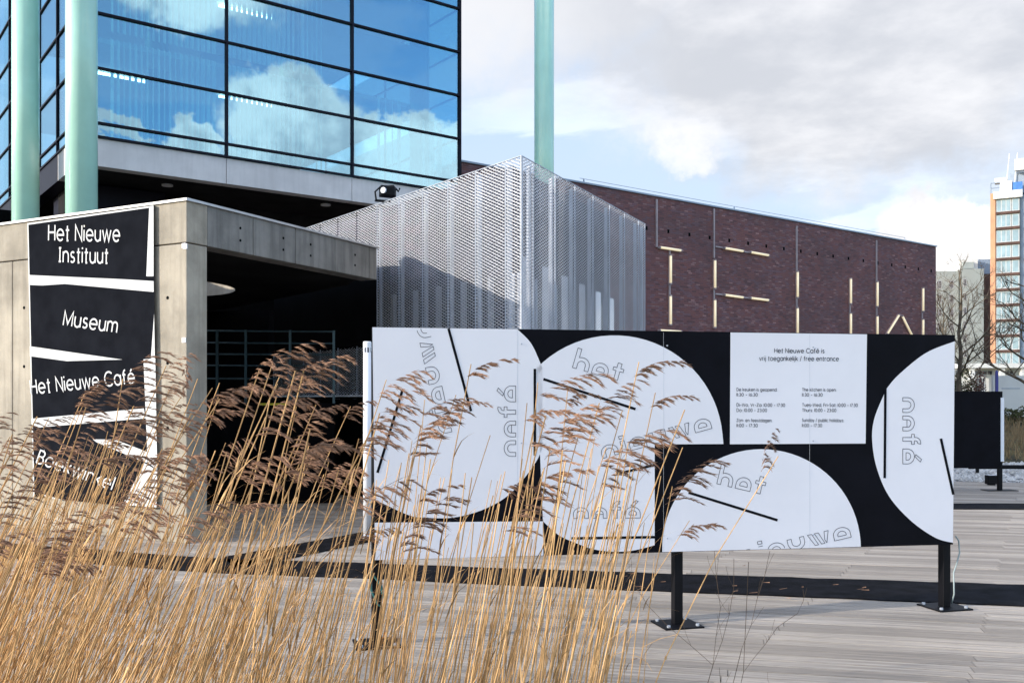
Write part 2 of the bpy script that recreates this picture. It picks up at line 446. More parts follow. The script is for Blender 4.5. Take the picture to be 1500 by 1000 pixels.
# bits of dead reed litter on the mat and deck
lit = MB()
for _ in range(26):
    px = random.choice([random.gauss(1080, 40), random.gauss(1200, 90), random.gauss(900, 60), random.uniform(380, 1500)]); py = random.gauss(858 + (px - 1000) * 0.035, 10) if random.random() < 0.7 else random.uniform(800, 990)
    g = G(px, py); a = random.gauss(0, 0.5); L = random.uniform(0.02, 0.10); w = random.uniform(0.003, 0.007)
    d = Vector((math.cos(a), math.sin(a), 0)); nrm = Vector((-d.y, d.x, 0)); z = Vector((0, 0, 0.018))
    lit.quad(g + z - nrm * w, g + z + d * L - nrm * w * 0.3, g + z + d * L + nrm * w * 0.3 + Vector((0, 0, 0.006)), g + z + nrm * w)
tag(obj('reed_litter', lit, M_plume, fix=False), 'scraps of dry reed scattered over the black mat and deck', 'litter', kind='stuff')

# pale stones between the deck and the pond
gb = MB().quad((-6, 20.3, -0.06), (26, 20.3, -0.06), (26, 26.5, -0.02), (-6, 26.5, -0.02))
gb.quad((-6, 26.5, -0.02), (26, 26.5, -0.02), (26, 27.2, -0.8), (-6, 27.2, -0.8))
tag(obj('gravel_bed', gb, M_stone, fix=False), kind='structure')
st = MB()
for _ in range(2600):
    x, y = random.uniform(8.0, 18), random.uniform(20.5, 26.4); r = random.uniform(0.03, 0.09); z = -0.04 + r * 0.4
    i = len(st.v)
    for (ux, uy, uz) in ((1, 0, 0), (0, 1, 0), (-1, 0, 0), (0, -1, 0), (0, 0, .8), (0, 0, -.6)):
        k = r * random.uniform(0.7, 1.25); st.v.append((x + ux * k, y + uy * k, z + uz * k))
    for q in range(4):
        st.f.append((i + q, i + (q + 1) % 4, i + 4)); st.f.append((i + (q + 1) % 4, i + q, i + 5))
tag(obj('gravel', st, M_stone, fix=False), 'bed of pale loose stones at the far end of the deck', 'gravel', kind='stuff')

# the bank over the pond
bk = MB(); prof = [(38, -0.8), (42, -0.1), (47, 0.35), (60, 0.7), (110, 1.0), (260, 1.0)]
for (y, z) in prof: bk.v += [(-60, y, z), (220, y, z)]
for k in range(len(prof) - 1): bk.f.append((2 * k, 2 * k + 1, 2 * k + 3, 2 * k + 2))
tag(obj('grass_bank', bk, M_bankgrass, fix=False), kind='structure')

# ------------------------------------------------------------------ brick hall
U1 = Vector((0.8005, 0.5993, 0)); V1 = Vector((-0.5993, 0.8005, 0))
D0 = 33.0
BF = F(((678 - 750) / FPX * D0, D0), (U1.x, U1.y))
s_end = BF.sx(1371)
s0_, ztop = BF.hit(862, 270)
hall = thing('brick_hall', 'long windowless hall of dark purple brown brick behind the mesh box', 'hall', BF.w(0, 0, 0), BF.a)
HZ = BF.hit(1371, 362)[1]; HZ = (HZ + ztop) / 2
obj('wall', MB().box(-0.05, s_end, 0, 16, -0.8, HZ), M_brick, hall, BF)
obj('coping', MB().box(-0.1, s_end + 0.05, -0.06, 16.05, HZ, HZ + 0.06), M_bluegrey, hall, BF)
rl = MB(); sA, sB = BF.sx(862), BF.sx(1338)
rl.tube([(sA, 0.5, HZ + 0.34), (sB, 0.5, HZ + 0.34)], 0.012, 5)
for s in (sA + 0.2, sA + 9, sB): rl.tube([(s, 0.5, HZ + 0.1), (s, 0.5, HZ + 0.34)], 0.03, 5)
obj('roof_wire', rl, M_steel, hall, BF)
for k in range(22):
    s = BF.sx(960) + k * (s_end - BF.sx(960) - 0.6) / 16.5 - 3
    if s > s_end: break
    obj('vent_hole', MB().box(s - 0.06, s + 0.06, -0.006, 0.05, HZ - 1.40, HZ - 1.25), M_black, hall, BF)
for px, y0, y1 in ((961, 292, 362), (1045, 306, 378), (1045, 424, 438), (1166, 331, 397), (1166, 437, 450), (1244, 446, 458), (1283, 352, 412), (1283, 450, 462), (1350, 457, 467), (980, 367, 373), (980, 417, 432)):
    s, za = BF.hit(px, y0); _, zb = BF.hit(px, y1)
    obj('conduit', MB().box(s - 0.035, s + 0.035, -0.06, 0.0, zb, za), M_conduit, hall, BF)
for (xa, ya, xb, yb) in ((1047, 361, 1058, 363), (1087, 368, 1096, 370), (1047, 430, 1058, 432), (1087, 435, 1096, 437)):
    s, z = BF.hit((xa + xb) / 2, (ya + yb) / 2); sa, sb = BF.sx(xa), BF.sx(xb)
    obj('conduit', MB().box(sa, sb, -0.05, 0.0, z - 0.03, z + 0.03), M_conduit, hall, BF)
TUBES = [((963, 362.5, 996, 367.5), 'crossbar of the T of tube lights beside the mesh box'),
         ((980, 373, 980, 417), 'upper stem tube light of the T beside the mesh box'),
         ((980, 432, 980, 477), 'lower stem tube light of the T beside the mesh box'),
         ((963, 484, 996, 486), 'tube light at the foot of the T just above the white sign'),
         ((1045, 380, 1045, 424), 'upper upright tube light of the F shape on the brick wall'),
         ((1045, 438, 1045, 481), 'lower upright tube light of the F shape on the brick wall'),
         ((1058, 363.5, 1087, 368.5), 'inner tube light of the F shape, top bar'),
         ((1096, 369.5, 1124, 374.5), 'outer tube light of the F shape, top bar'),
         ((1058, 432, 1087, 436), 'inner tube light of the F shape, middle bar'),
         ((1096, 436.5, 1124, 440), 'outer tube light of the F shape, middle bar'),
         ((1166, 397, 1166, 437), 'upper tube light of the lone upright pair right of the F'),
         ((1166, 450, 1166, 490), 'lower tube light of the lone upright pair right of the F'),
         ((1244, 407, 1244, 446), 'upper tube light of the upright pair without conduit above it'),
         ((1244, 458, 1244, 492), 'lower tube light of the upright pair without conduit above it'),
         ((1283, 412, 1283, 450), 'upper tube light of the upright pair before the slanted tubes'),
         ((1283, 462, 1283, 494), 'lower tube light of the upright pair before the slanted tubes'),
         ((1297, 490, 1315, 461), 'slanted tube light leaning right, first side of the A shape'),
         ((1319, 462, 1334, 492), 'slanted tube light leaning left, second side of the A shape'),
         ((1350, 421, 1350, 457), 'upper tube light nearest the far corner of the brick hall'),
         ((1350, 467, 1350, 494), 'lower tube light nearest the far corner of the brick hall')]
for (xa, ya, xb, yb), lab in TUBES:
    s0, z0 = BF.hit(xa, ya); s1, z1 = BF.hit(xb, yb)
    if xa == xb: s1 = s0
    a, c = Vector((s0, -0.10, z0)), Vector((s1, -0.10, z1)); d = (c - a).normalized()
    t = thing('tube_light', lab, 'tube light', BF.w((s0 + s1) / 2, -0.1, (z0 + z1) / 2), BF.a, 'tube lights mounted on the brick wall')
    obj('tube', MB().tube([a + d * 0.06, c - d * 0.06], 0.05, 8), M_tube, t, BF, smooth=True)
    for e0, e1 in ((a, a + d * 0.06), (c - d * 0.06, c)):
        obj('end_cap', MB().tube([e0, e1], 0.055, 8), M_conduit, t, BF)
    q = d.cross(Vector((0, 1, 0))) * 0.05
    m = MB(); y1 = Vector((0, 0.06, 0)); y2 = Vector((0, 0.098, 0))
    for o1, o2 in (((a - q), (c - q)),):
        m.v += [tuple(v) for v in (a - q + y1, c - q + y1, c + q + y1, a + q + y1, a - q + y2, c - q + y2, c + q + y2, a + q + y2)]
        m.f += [(0, 1, 2, 3), (7, 6, 5, 4), (0, 4, 5, 1), (1, 5, 6, 2), (2, 6, 7, 3), (3, 7, 4, 0)]
    obj('mounting_rail', m, M_conduit, t, BF)

# ------------------------------------------------------------------ glass office block on its concrete band
GF = F(((142 - 750) / FPX * 25.0, 25.0), (U1.x, U1.y))
S0 = -0.46                                   # the corner, hidden by a column
GS = [S0, GF.sx(332), GF.sx(516), GF.sx(673.5)]
ROWS = [8.625, 8.985, 10.42, 11.86, 13.30, 14.74, 16.18, 17.62]
block = thing('glass_block', 'raised glass office block with dark frames on a pale concrete band', 'office block', GF.w(S0, 0, 0), GF.a)
LF = F(GF.w(S0, 0, 0)[:2], (-V1.x, -V1.y))    # left face, x towards the camera corner
LFW = 15.0
LS = [-LFW + k * 2.5 for k in range(int(LFW / 2.5) + 1)]
def facade(fr, S, first_bar=True):
    for i in range(len(S) - 1):
        for j in range(len(ROWS) - 1):
            w2, h2 = (S[i + 1] - S[i]) / 2 - 0.02, (ROWS[j + 1] - ROWS[j]) / 2 - 0.02
            c = fr.w((S[i] + S[i + 1]) / 2, 0.0, (ROWS[j] + ROWS[j + 1]) / 2)
            g = F(c, fr.u); g.M = g.M @ Matrix.Rotation(random.gauss(0, 0.0022), 4, 'Z') @ Matrix.Rotation(random.gauss(0, 0.0022), 4, 'X')
            obj('glass_pane', MB().box(-w2, w2, 0.02, 0.035, -h2, h2), M_glass, block, g)
    for j, z in enumerate(ROWS):
        obj('transom', MB().box(S[0] - 0.0, S[-1], -0.05, 0.06, z - 0.028, z + 0.028), M_frame, block, fr)
    for i, s in enumerate(S):
        obj('mullion', MB().box(s - 0.030, s + 0.030, -0.057, 0.067, ROWS[0], ROWS[-1]), M_frame, block, fr)
facade(GF, GS)
def thin_facade(fr, S):
    for i in range(len(S) - 1):
        for j in range(len(ROWS) - 1):
            obj('glass_pane', MB().box(S[i] + 0.01, S[i + 1] - 0.01, 0.02, 0.035, ROWS[j] + 0.01, ROWS[j + 1] - 0.01), M_glass, block, fr)
    for z in ROWS:
        obj('transom', MB().box(S[0], S[-1] - 0.06, -0.02, 0.05, z - 0.025, z + 0.025), M_frame, block, fr)
    for s in S[:-1]:
        obj('mullion', MB().box(s - 0.02, s + 0.02, -0.024, 0.054, ROWS[0], ROWS[-1]), M_frame, block, fr)
thin_facade(LF, LS)
RF = F(GF.w(GS[-1], 0, 0)[:2], V1[:2])       # right end
thin_facade(RF, [0.06] + [k * 2.5 for k in range(1, 6)])
BZ = 7.86
seams = [S0] + GS[1:3] + [GS[3]]
for i in range(3):
    obj('concrete_panel', MB().box(GS[i] + 0.008, GS[i + 1] - 0.008, 0.02, 0.4, BZ, ROWS[0] - 0.045), M_conc_lt, block, GF, bevel=0.008)
for i in range(len(LS) - 1):
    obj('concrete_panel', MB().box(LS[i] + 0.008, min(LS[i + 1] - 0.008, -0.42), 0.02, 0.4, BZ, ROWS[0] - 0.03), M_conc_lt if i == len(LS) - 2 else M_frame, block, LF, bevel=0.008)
obj('soffit', MB().box(S0 + 0.42, GS[3] - 0.02, 0.42, LFW, BZ + 0.1, ROWS[0] - 0.06), M_conc_shade, block, GF)
obj('roof', MB().box(S0 - 0.05, GS[3] + 0.05, -0.08, 12.6, ROWS[-1] + 0.05, ROWS[-1] + 0.4), M_conc_lt, block, GF)
obj('soffit_beam', MB().box(S0 + 0.42, GS[3], 3.6, 4.4, BZ - 0.7, BZ + 0.1), M_conc_shade, block, GF)
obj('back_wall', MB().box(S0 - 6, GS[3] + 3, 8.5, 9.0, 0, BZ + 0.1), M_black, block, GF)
for s, y in ((2.3, 1.6), (7.2, 1.4), (9.8, 1.6)):
    obj('downlight', MB().tube([GF.w(s, y, BZ + 0.06) - GF.w(0, 0, 0) * 0, GF.w(s, y, BZ + 0.11)], 0.16, 12), M_conc_lt, block, F((0, 0), (1, 0)))
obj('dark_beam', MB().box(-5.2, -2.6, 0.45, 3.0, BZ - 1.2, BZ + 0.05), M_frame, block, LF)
# inside: floors, core wall, curtains and blinds behind the panes
for z in (8.75, 11.62, 14.50):
    obj('floor_slab', MB().box(S0 + 0.6, GS[3] - 0.6, 1.1, 11.8, z - 0.14, z + 0.0), M_conc_lt, block, GF)
obj('core_wall', MB().box(S0 + 6, GS[3] - 3, 8.0, 8.3, 8.8, 17.4), M_blind, block, GF)
def curtain(s0, s1, z0, z1, material, amp=0.07, per=0.15, y=0.55, fr=GF):
    m = MB(); n = max(3, int((s1 - s0) / per)); rq = random.Random(int(s0 * 91 + z0 * 7))
    for k in range(n):
        s = s0 + (s1 - s0) * (k + 0.5) / n; an = R(32) + rq.gauss(0, 0.13) + 0.35 * math.sin(k * 0.21 + s0); w = per * 0.44
        cx, cy = math.cos(an) * w, math.sin(an) * w
        m.quad((s - cx, y - cy, z0), (s + cx, y + cy, z0), (s + cx, y + cy, z1), (s - cx, y - cy, z1))
    return obj('curtain', m, material, block, fr, fix=False)
for z0, z1 in ((8.78, 11.45), (11.65, 14.3), (14.55, 17.4)):
    curtain(GS[0] + 0.9, GS[1] - 0.1, z0, z1, M_curtain)
    curtain(GS[1] + 0.2, GS[2] - 0.7, z0, z1, M_curtain)
curtain(GS[2] + 1.1, GS[2] + 2.1, 8.78, 11.45, M_curtain, per=0.25)
curtain(GS[3] - 1.2, GS[3] - 0.3, 8.78, 11.0, M_curtain, per=0.25)
curtain(-14.5, -9.0, 8.78, 17.4, M_curtain, fr=LF)
for j in (3, 4, 5):
    obj('blind', MB().box(GS[2] + 0.1, GS[3] - 1.1, 0.30, 0.31, ROWS[j - 0] + 0.06 if j > 3 else 11.9, ROWS[j + 1] - 0.06), M_blind, block, GF)
M_striplight = glow_material('strip_light', (0.85, 0.97, 1.0), 3.5)
for zc in (11.42, 14.3, 17.3):
    for y in (3.4,):
        for k in range(2):
            obj('strip_light', MB().box(GS[k] + 1.0, GS[k + 1] - 1.2, y - 0.04, y + 0.04, zc - 0.06, zc), M_striplight, block, GF)
M_greenin = mat('inner_green_column', (0.03, 0.16, 0.13), 0.4)
for s in (GF.sx(618, 0.75),):
    obj('inner_column', MB().tube([(s, 0.9, 8.8), (s, 0.9, 17.4)], 0.33, 20), M_greenin, block, GF, smooth=True)
for s in (2.3, 6.5):
    obj('inner_column', MB().tube([(s, 2.6, 8.8), (s, 2.6, 17.4)], 0.33, 20), M_greenin, block, GF, smooth=True)
tag(block)

# ------------------------------------------------------------------ green columns
def column(px, d, r, label):
    x = (px - 750) / FPX * d
    t = thing('column', label, 'column', (x, d, 0), 0, 'tall green steel columns')
    obj('shaft', MB().tube([(0, 0, 0.05), (0, 0, 22)], r, 40), M_green, t, None, smooth=True)
    obj('base_plate', MB().tube([(0, 0, 0), (0, 0, 0.05)], r * 1.4, 24), M_steel, t)
column(119.5, 22.0, 0.345, 'pale green steel column standing in front of the glass block corner')
column(37.5, 26.1, 0.345, 'pale green steel column behind the concrete wall, second from the glass corner')
column(797, 32.0, 0.335, 'pale green steel column rising alone behind the peak of the mesh box')

# ------------------------------------------------------------------ concrete entrance with its canopy
CC = Vector((-3.95, 11.6, 0))
UL = Vector((0.8846, -0.4666, 0)).normalized()
U2 = Vector((0.437, 0.8995, 0)).normalized()
WF = F(CC[:2], UL[:2]); SF = F(CC[:2], U2[:2])
TOP, BOT = 4.19, 3.655
ent = thing('entrance_pavilion', 'raw concrete entrance pavilion with a deep beam and dark open porch', 'pavilion', CC, WF.a)
xs = [0.0, -2.65, -5.3, -8.0]
for k in range(3):
    obj('concrete_panel', MB().box(xs[k + 1] + 0.006, xs[k] - (0.006 if k else 0), 0, 0.34, BOT + 0.006, TOP - 0.03), M_conc, ent, WF, bevel=0.01)
ws = [0.0, -3.3, -5.6, -8.0]
for k in range(3):
    obj('concrete_wall', MB().box(ws[k + 1] + 0.006, ws[k] - (0.006 if k else 0), 0.0, 0.335, 0.0, BOT - 0.008), M_conc, ent, WF, bevel=0.012)
M_conc_side_shade = mat('concrete_shaded_side', (0.25, 0.235, 0.215), 0.9, var=0.18, vscale=1.0, bump=0.35, bscale=50, streak=0.5)  # darker copy of the pavilion concrete, the beam side's shade in its colour
SBL = 4.1
bsx = [0.345] + [SF.sx(x) for x in (371, 433, 491, 541)] + [SBL]
for k in range(len(bsx) - 1):
    obj('beam_panel', MB().box(bsx[k] + 0.005, bsx[k + 1] - 0.005, 0.0, 0.3, BOT + 0.006, TOP - 0.03), M_conc_side_shade, ent, SF, bevel=0.008)
E_ = SF.w(SBL, 0, 0)
roofpoly = [CC + U2 * 0.02, E_, Vector((-2.4, 16.05, 0)), Vector((-6.0, 20.85, 0)), Vector((-9, 23, 0)), Vector((-15, 20.5, 0)), WF.w(-8.0, 0, 0)]
HC, HR = Vector((-6.3, 16.4, 0)), 1.5
def slab_with_hole(z0, z1):
    bm = bmesh.new()
    outs = []
    for z in (z0, z1):
        ov = [bm.verts.new((p.x, p.y, z)) for p in roofpoly]
        hv = [bm.verts.new((HC.x + HR * math.cos(a * math.pi / 24), HC.y + HR * math.sin(a * math.pi / 24), z)) for a in range(48)]
        es = [bm.edges.new((ov[i], ov[(i + 1) % len(ov)])) for i in range(len(ov))]
        es += [bm.edges.new((hv[i], hv[(i + 1) % 48])) for i in range(48)]
        bmesh.ops.triangle_fill(bm, edges=es, use_beauty=True)
        outs.append((ov, hv))
    for idx in (0, 1):
        a, c = outs[0][idx], outs[1][idx]
        for i in range(len(a)):
            j = (i + 1) % len(a); bm.faces.new((a[i], a[j], c[j], c[i]))
    bmesh.ops.recalc_face_normals(bm, faces=bm.faces)
    me = bpy.data.meshes.new('roof'); bm.to_mesh(me); bm.free()
    me.materials.append(M_conc_shade); return me
W0 = F((0, 0), (1, 0))
SUNBLOCK_F = F((-14.9, 20.4), (WF.w(-8.0, 0, 0) - Vector((-14.9, 20.4, 0)))[:2])
obj('concrete_wall', MB().box(0.1, (WF.w(-8.0, 0, 0) - Vector((-14.9, 20.4, 0))).length - 0.02, 0, 0.3, 0, TOP), M_conc, ent, SUNBLOCK_F)  # unseen side wall, added to keep low sun out of the porch
# slab sits inside the fascia panels
def inset(poly, d):
    c = sum(poly, Vector()) / len(poly)
    return [p + (c - p).normalized() * d for p in poly]
roofpoly = inset(roofpoly, 0.40)
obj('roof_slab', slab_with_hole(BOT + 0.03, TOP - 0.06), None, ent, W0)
ring = MB()
for k in range(48):
    a0, a1 = k * math.pi / 24, (k + 1) * math.pi / 24
    ring.quad(*[(HC.x + (HR - 0.01) * math.cos(a), HC.y + (HR - 0.01) * math.sin(a), z) for a, z in ((a0, BOT + 0.02), (a1, BOT + 0.02), (a1, TOP + 0.32), (a0, TOP + 0.32))])
obj('skylight_ring', ring, M_conc, ent, W0, smooth=True, fix=False)
for x, z in ((-0.32, 3.0), (-0.32, 2.2), (-0.32, 1.4), (-3.05, 3.0), (-3.05, 2.2), (-3.6, 3.0), (-3.6, 2.2)):
    obj('tie_hole', MB().tube([(x, -0.004, z), (x, 0.02, z)], 0.022, 10), M_black, ent, WF)
for px in (352, 415, 455, 520):
    for z in (3.98, 3.82):
        x = SF.sx(px); obj('tie_hole', MB().tube([(x, -0.004, z), (x, 0.02, z)], 0.018, 10), M_black, ent, SF)
cap = MB().box(-8.0, 0.03, -0.03, 0.36, TOP - 0.03, TOP)
obj('capping', cap, M_cap, ent, WF)
obj('capping', MB().box(0.0, SBL + 0.02, -0.03, 0.32, TOP - 0.027, TOP + 0.003), M_cap, ent, SF)
for px, py in ((270, 360), (277, 361), (270, 498)):
    s, z = WF.hit(min(px, 272), py)
    obj('bolt_plate', MB().box(s - 0.03, s + 0.03, -0.012, 0, z - 0.03, z + 0.03), M_white, ent, WF)
# dark back of the porch, raised landing, railing
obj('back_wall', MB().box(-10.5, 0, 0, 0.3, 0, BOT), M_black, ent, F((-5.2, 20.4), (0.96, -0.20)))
RLF = F((P(303, 585, 16.0).x, 16.0), (0.995, 0.1))
r0, r1 = -3.0, RLF.sx(490)
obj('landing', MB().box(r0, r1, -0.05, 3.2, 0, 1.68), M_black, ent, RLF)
ye0, ye1 = RLF.sx(380), RLF.sx(425)
obj('yellow_edge', MB().box(ye0, ye1, -0.09, -0.05, 1.655, 1.69), M_yellow, ent, RLF)
rail = MB()
rail = thing('railing', 'grey blue steel railing in the dark porch beside the concrete pillar', 'railing', RLF.w(0, 0, 1.68), RLF.a)
M_rail = mat('rail_paint', (0.05, 0.09, 0.105), 0.4, 0.3)
for z in (2.90, 2.70, 2.51, 2.32, 2.10):
    obj('rail', MB().tube([(r0, 0, z), (r1, 0, z)], 0.016, 6), M_rail, rail, RLF)
for px in (318, 360, 425, 489):
    s = RLF.sx(px); obj('post', MB().box(s - 0.02, s + 0.02, -0.02, 0.02, 1.685, 2.92), M_rail, rail, RLF)

# ------------------------------------------------------------------ mesh clad box
D1 = 13.0
MC = Vector(((764 - 750) / FPX * D1, D1, 0))
MTOP, MBOT = EYE + 357 / FPX * D1, 1.82
ML = F(MC[:2], (-V1.x, -V1.y))               # left face: x runs from far left to the corner at 0
MR = F(MC[:2], (0.4264, 0.9044))             # right face: x from the corner
box = thing('mesh_box', 'sharp cornered box clad in galvanised expanded metal mesh beside the concrete porch', 'mesh box', MC, ML.a)
PITCH, LWD = 0.0455, 0.125
def mesh_panel(w, h, down=True):
    m = MB(); tl = 0.0045; slope = 0.42; sg = -1 if down else 1
    nseg = max(3, int(round(w / (LWD * 0.5)))); dxs = w / nseg
    def strand(z0, sl, hws, off):
        prev = None
        for k in range(nseg + 1):
            x = k * dxs; z = z0 + sl * x; hw = hws[k % 2]
            if z - hw < 0 or z + hw > h: prev = None; continue
            i = len(m.v); m.v += [(x, off - tl, z + hw), (x, off + tl, z - hw)]
            if prev is not None: m.f.append((prev, i, i + 1, prev + 1))
            prev = i
    n = int((h + slope * w) / PITCH) + 2
    for r in range(n):
        z0 = r * PITCH if down else r * PITCH - slope * w
        strand(z0, sg * slope, (0.0118, 0.0080) if r % 2 else (0.0080, 0.0118), 0.0)
    for r in range(n):
        z0 = r * PITCH - slope * w if down else r * PITCH
        strand(z0, -sg * slope, (0.0024, 0.0024), 0.006)
    return m.mesh('mesh_panel', M_galv)
PH = MTOP - MBOT + 0.012
ml_first, ml_w = 0.375, 0.735
mr_first, mr_w = 0.40, 0.80
me_a, me_b, me_c, me_d = mesh_panel(ml_first - 0.03, PH), mesh_panel(ml_w - 0.03, PH), mesh_panel(mr_first - 0.03, PH, False), mesh_panel(mr_w - 0.03, PH, False)
me_e = mesh_panel(ml_w - 0.03, 0.86)
me_f = mesh_panel(ml_w - 0.03, MTOP - 4.06 + 0.012)
def put(name, me, fr, x, z, parent):
    o = bpy.data.objects.new(name, me); link(o, parent, fr.M @ Matrix.Translation((x, 0, z))); return o
put('mesh_panel', me_a, ML, -ml_first + 0.015, MBOT, box)
lj = [0, -ml_first]
for k in range(11):
    x = -ml_first - (k + 1) * ml_w; lj.append(x)
    put('mesh_panel', me_b if k < 5 else me_e, ML, x + 0.015, MBOT, box)
    if k >= 5: put('mesh_panel', me_f, ML, x + 0.015, 4.06, box)
put('mesh_panel', me_c, MR, 0.015, MBOT, box)
rj = [0, mr_first]
for k in range(6):
    put('mesh_panel', me_d, MR, mr_first + k * mr_w + 0.015, MBOT, box); rj.append(mr_first + (k + 1) * mr_w)
put('mesh_panel', me_c, MR, rj[-1] + 0.015, MBOT, box); rj.append(rj[-1] + mr_first)
RJE = rj[-1]
for fr, js in ((ML, lj), (MR, rj)):
    for x in js:
        obj('seam_strip', MB().box(x - 0.007, x + 0.007, 0.0, 0.014, MBOT, MTOP if x > -4.2 else MBOT + 0.87), M_steel, box, fr)
        if x and x > -4.5: obj('steel_post', MB().box(x - 0.022, x + 0.022, 0.05, 0.10, 0.0, MTOP - 0.05), M_steel, box, fr)
for fr, a, c in ((ML, lj[-1], -0.013), (MR, 0.013, RJE)):
    obj('edge_trim', MB().box(a, c, -0.008, 0.012, MTOP - 0.006, MTOP + 0.003), M_steel, box, fr)
    obj('edge_trim', MB().box(a, c, -0.016, 0.016, MBOT - 0.02, MBOT + 0.01), M_galv, box, fr)
M_mirror = mat('sky_mirroring_glass', (0.80, 0.80, 0.84), 0.08, 1.0, var=0.02)
M_innerwall = mat('inner_metal_wall', (0.030, 0.032, 0.055), 0.7, var=0.1, spec=0.1)
# inner building and black plinth
TI = MTOP + 0.14
inn = []
lA = ML.w(lj[-1], 0.6, 0); cI = MC + (ML.v * 0.95 + MR.v * 0.95); rB = MR.w(RJE - 0.3, 0.6, 0)
import itertools
def isect(p, u, q, v):
    den = u.x * v.y - u.y * v.x; t = ((q.x - p.x) * v.y - (q.y - p.y) * v.x) / den; return p + u * t
cI = isect(ML.w(0, 0.6, 0), ML.u, MR.w(0, 0.6, 0), MR.u)
back = [rB + Vector((-1.8, 2.2, 0)), Vector((-3.6, 22.5, 0))]
obj('inner_building', MB().prism([(p.x, p.y) for p in (lA, cI, rB, back[0], back[1])], 0.05, 3.5), M_darkglass, box, W0)
PX = ML.w(-4.12, 0, 0)
obj('porch_shade_wall', MB().box(lj[-1], -4.12, 0.02, 0.3, MBOT + 0.88, BOT + 0.4), M_black, box, ML)  # black sheet added for the shade over the mesh under the canopy
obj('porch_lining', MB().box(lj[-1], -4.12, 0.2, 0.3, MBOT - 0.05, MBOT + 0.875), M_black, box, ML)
obj('inner_upper_wall', MB().prism([(p.x, p.y) for p in (lA, cI, rB, back[0], back[1])], 3.5, TI), M_innerwall, box, W0)
cP = isect(ML.w(0, 0.14, 0), ML.u, MR.w(0, 0.14, 0), MR.u); 
pl = [ML.w(lj[-1], 0.14, 0), cP, MR.w(RJE, 0.14, 0), MR.w(RJE, 0.8, 0), isect(ML.w(0, 0.8, 0), ML.u, MR.w(0, 0.8, 0), MR.u), ML.w(lj[-1], 0.8, 0)]
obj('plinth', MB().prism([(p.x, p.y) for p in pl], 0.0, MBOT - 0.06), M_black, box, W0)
for k, x in enumerate((0.68, 1.42, 2.22, 3.02, 3.82, 4.55)):
    obj('inner_window', MB().box(x + 0.55, x + 0.55 + 0.30, 0.55, 0.59, 2.2, 3.9 - 0.05 * k), M_mirror, box, MR)
for x in [v - 0.36 for v in lj[1:-1]]:
    obj('inner_post', MB().box(x - 0.03, x + 0.03, 0.50, 0.58, 0.2, 3.6), M_steel, box, ML)
for x in [v + 0.45 for v in rj[1:-2]]:
    obj('inner_post', MB().box(x - 0.02, x + 0.02, 0.50, 0.57, 0.2, 3.6), M_steel, box, MR)

# floodlight on the mesh box
fp = ML.w(ML.sx(563), 0.06, 0)
fl = thing('floodlight', 'small black floodlight clamped on the sloping edge of the mesh box', 'floodlight', (fp.x, fp.y, MTOP), 0)
FLF = F((fp.x, fp.y, MTOP), (0.9, 0.3))
m = MB().prism([(-0.13, -0.09), (0.10, -0.12), (0.15, 0.0), (0.10, 0.12), (-0.13, 0.09)], 0.09, 0.25)
obj('lamp_housing', m, M_blackpaint, fl, FLF, bevel=0.015)
obj('lens', MB().tube([(-0.10, -0.125, 0.17), (-0.075, -0.10, 0.17)], 0.05, 14), M_steel, fl, FLF)
br = MB().tube([(-0.19, 0.0, 0.02), (-0.21, 0, 0.16), (-0.1, 0, 0.27), (0.1, 0, 0.28), (0.19, 0, 0.19), (0.21, 0, 0.25)], 0.016, 6)
br.box(-0.21, 0.06, -0.035, 0.035, 0.0, 0.03)
obj('bracket', br, M_blackpaint, fl, FLF)

# ------------------------------------------------------------------ printing helpers
def plane_pt(fr, px, py, y):
    s, z = fr.hit(px, py, y); return (s, y, z)
def poly_print(name, pts, material, parent, fr, y):
    m = MB(); m.v = [plane_pt(fr, p[0], p[1], y) for p in pts]; m.f = [tuple(range(len(pts)))]
    me = m.mesh(name, material)
    bm = bmesh.new(); bm.from_mesh(me); bmesh.ops.triangulate(bm, faces=bm.faces, ngon_method='EAR_CLIP'); bm.to_mesh(me); bm.free()
    return obj(name, me, None, parent, fr)
def sarc(cx, cy, rx, a0, a1, ry=None, n=12):
    ry = rx if ry is None else ry
    return [(cx + rx * math.cos(R(a0 + (a1 - a0) * k / n)), cy + ry * math.sin(R(a0 + (a1 - a0) * k / n))) for k in range(n + 1)]
XH = 0.72
_o = sarc(.36, .36, .36, 0, 360, n=24)
_n = [(0, 0), (0, XH)], [(0, .40)] + sarc(.29, .43, .29, 180, 0) + [(.58, 0)]
_dot = [(0, .90), (0, 1.02)]
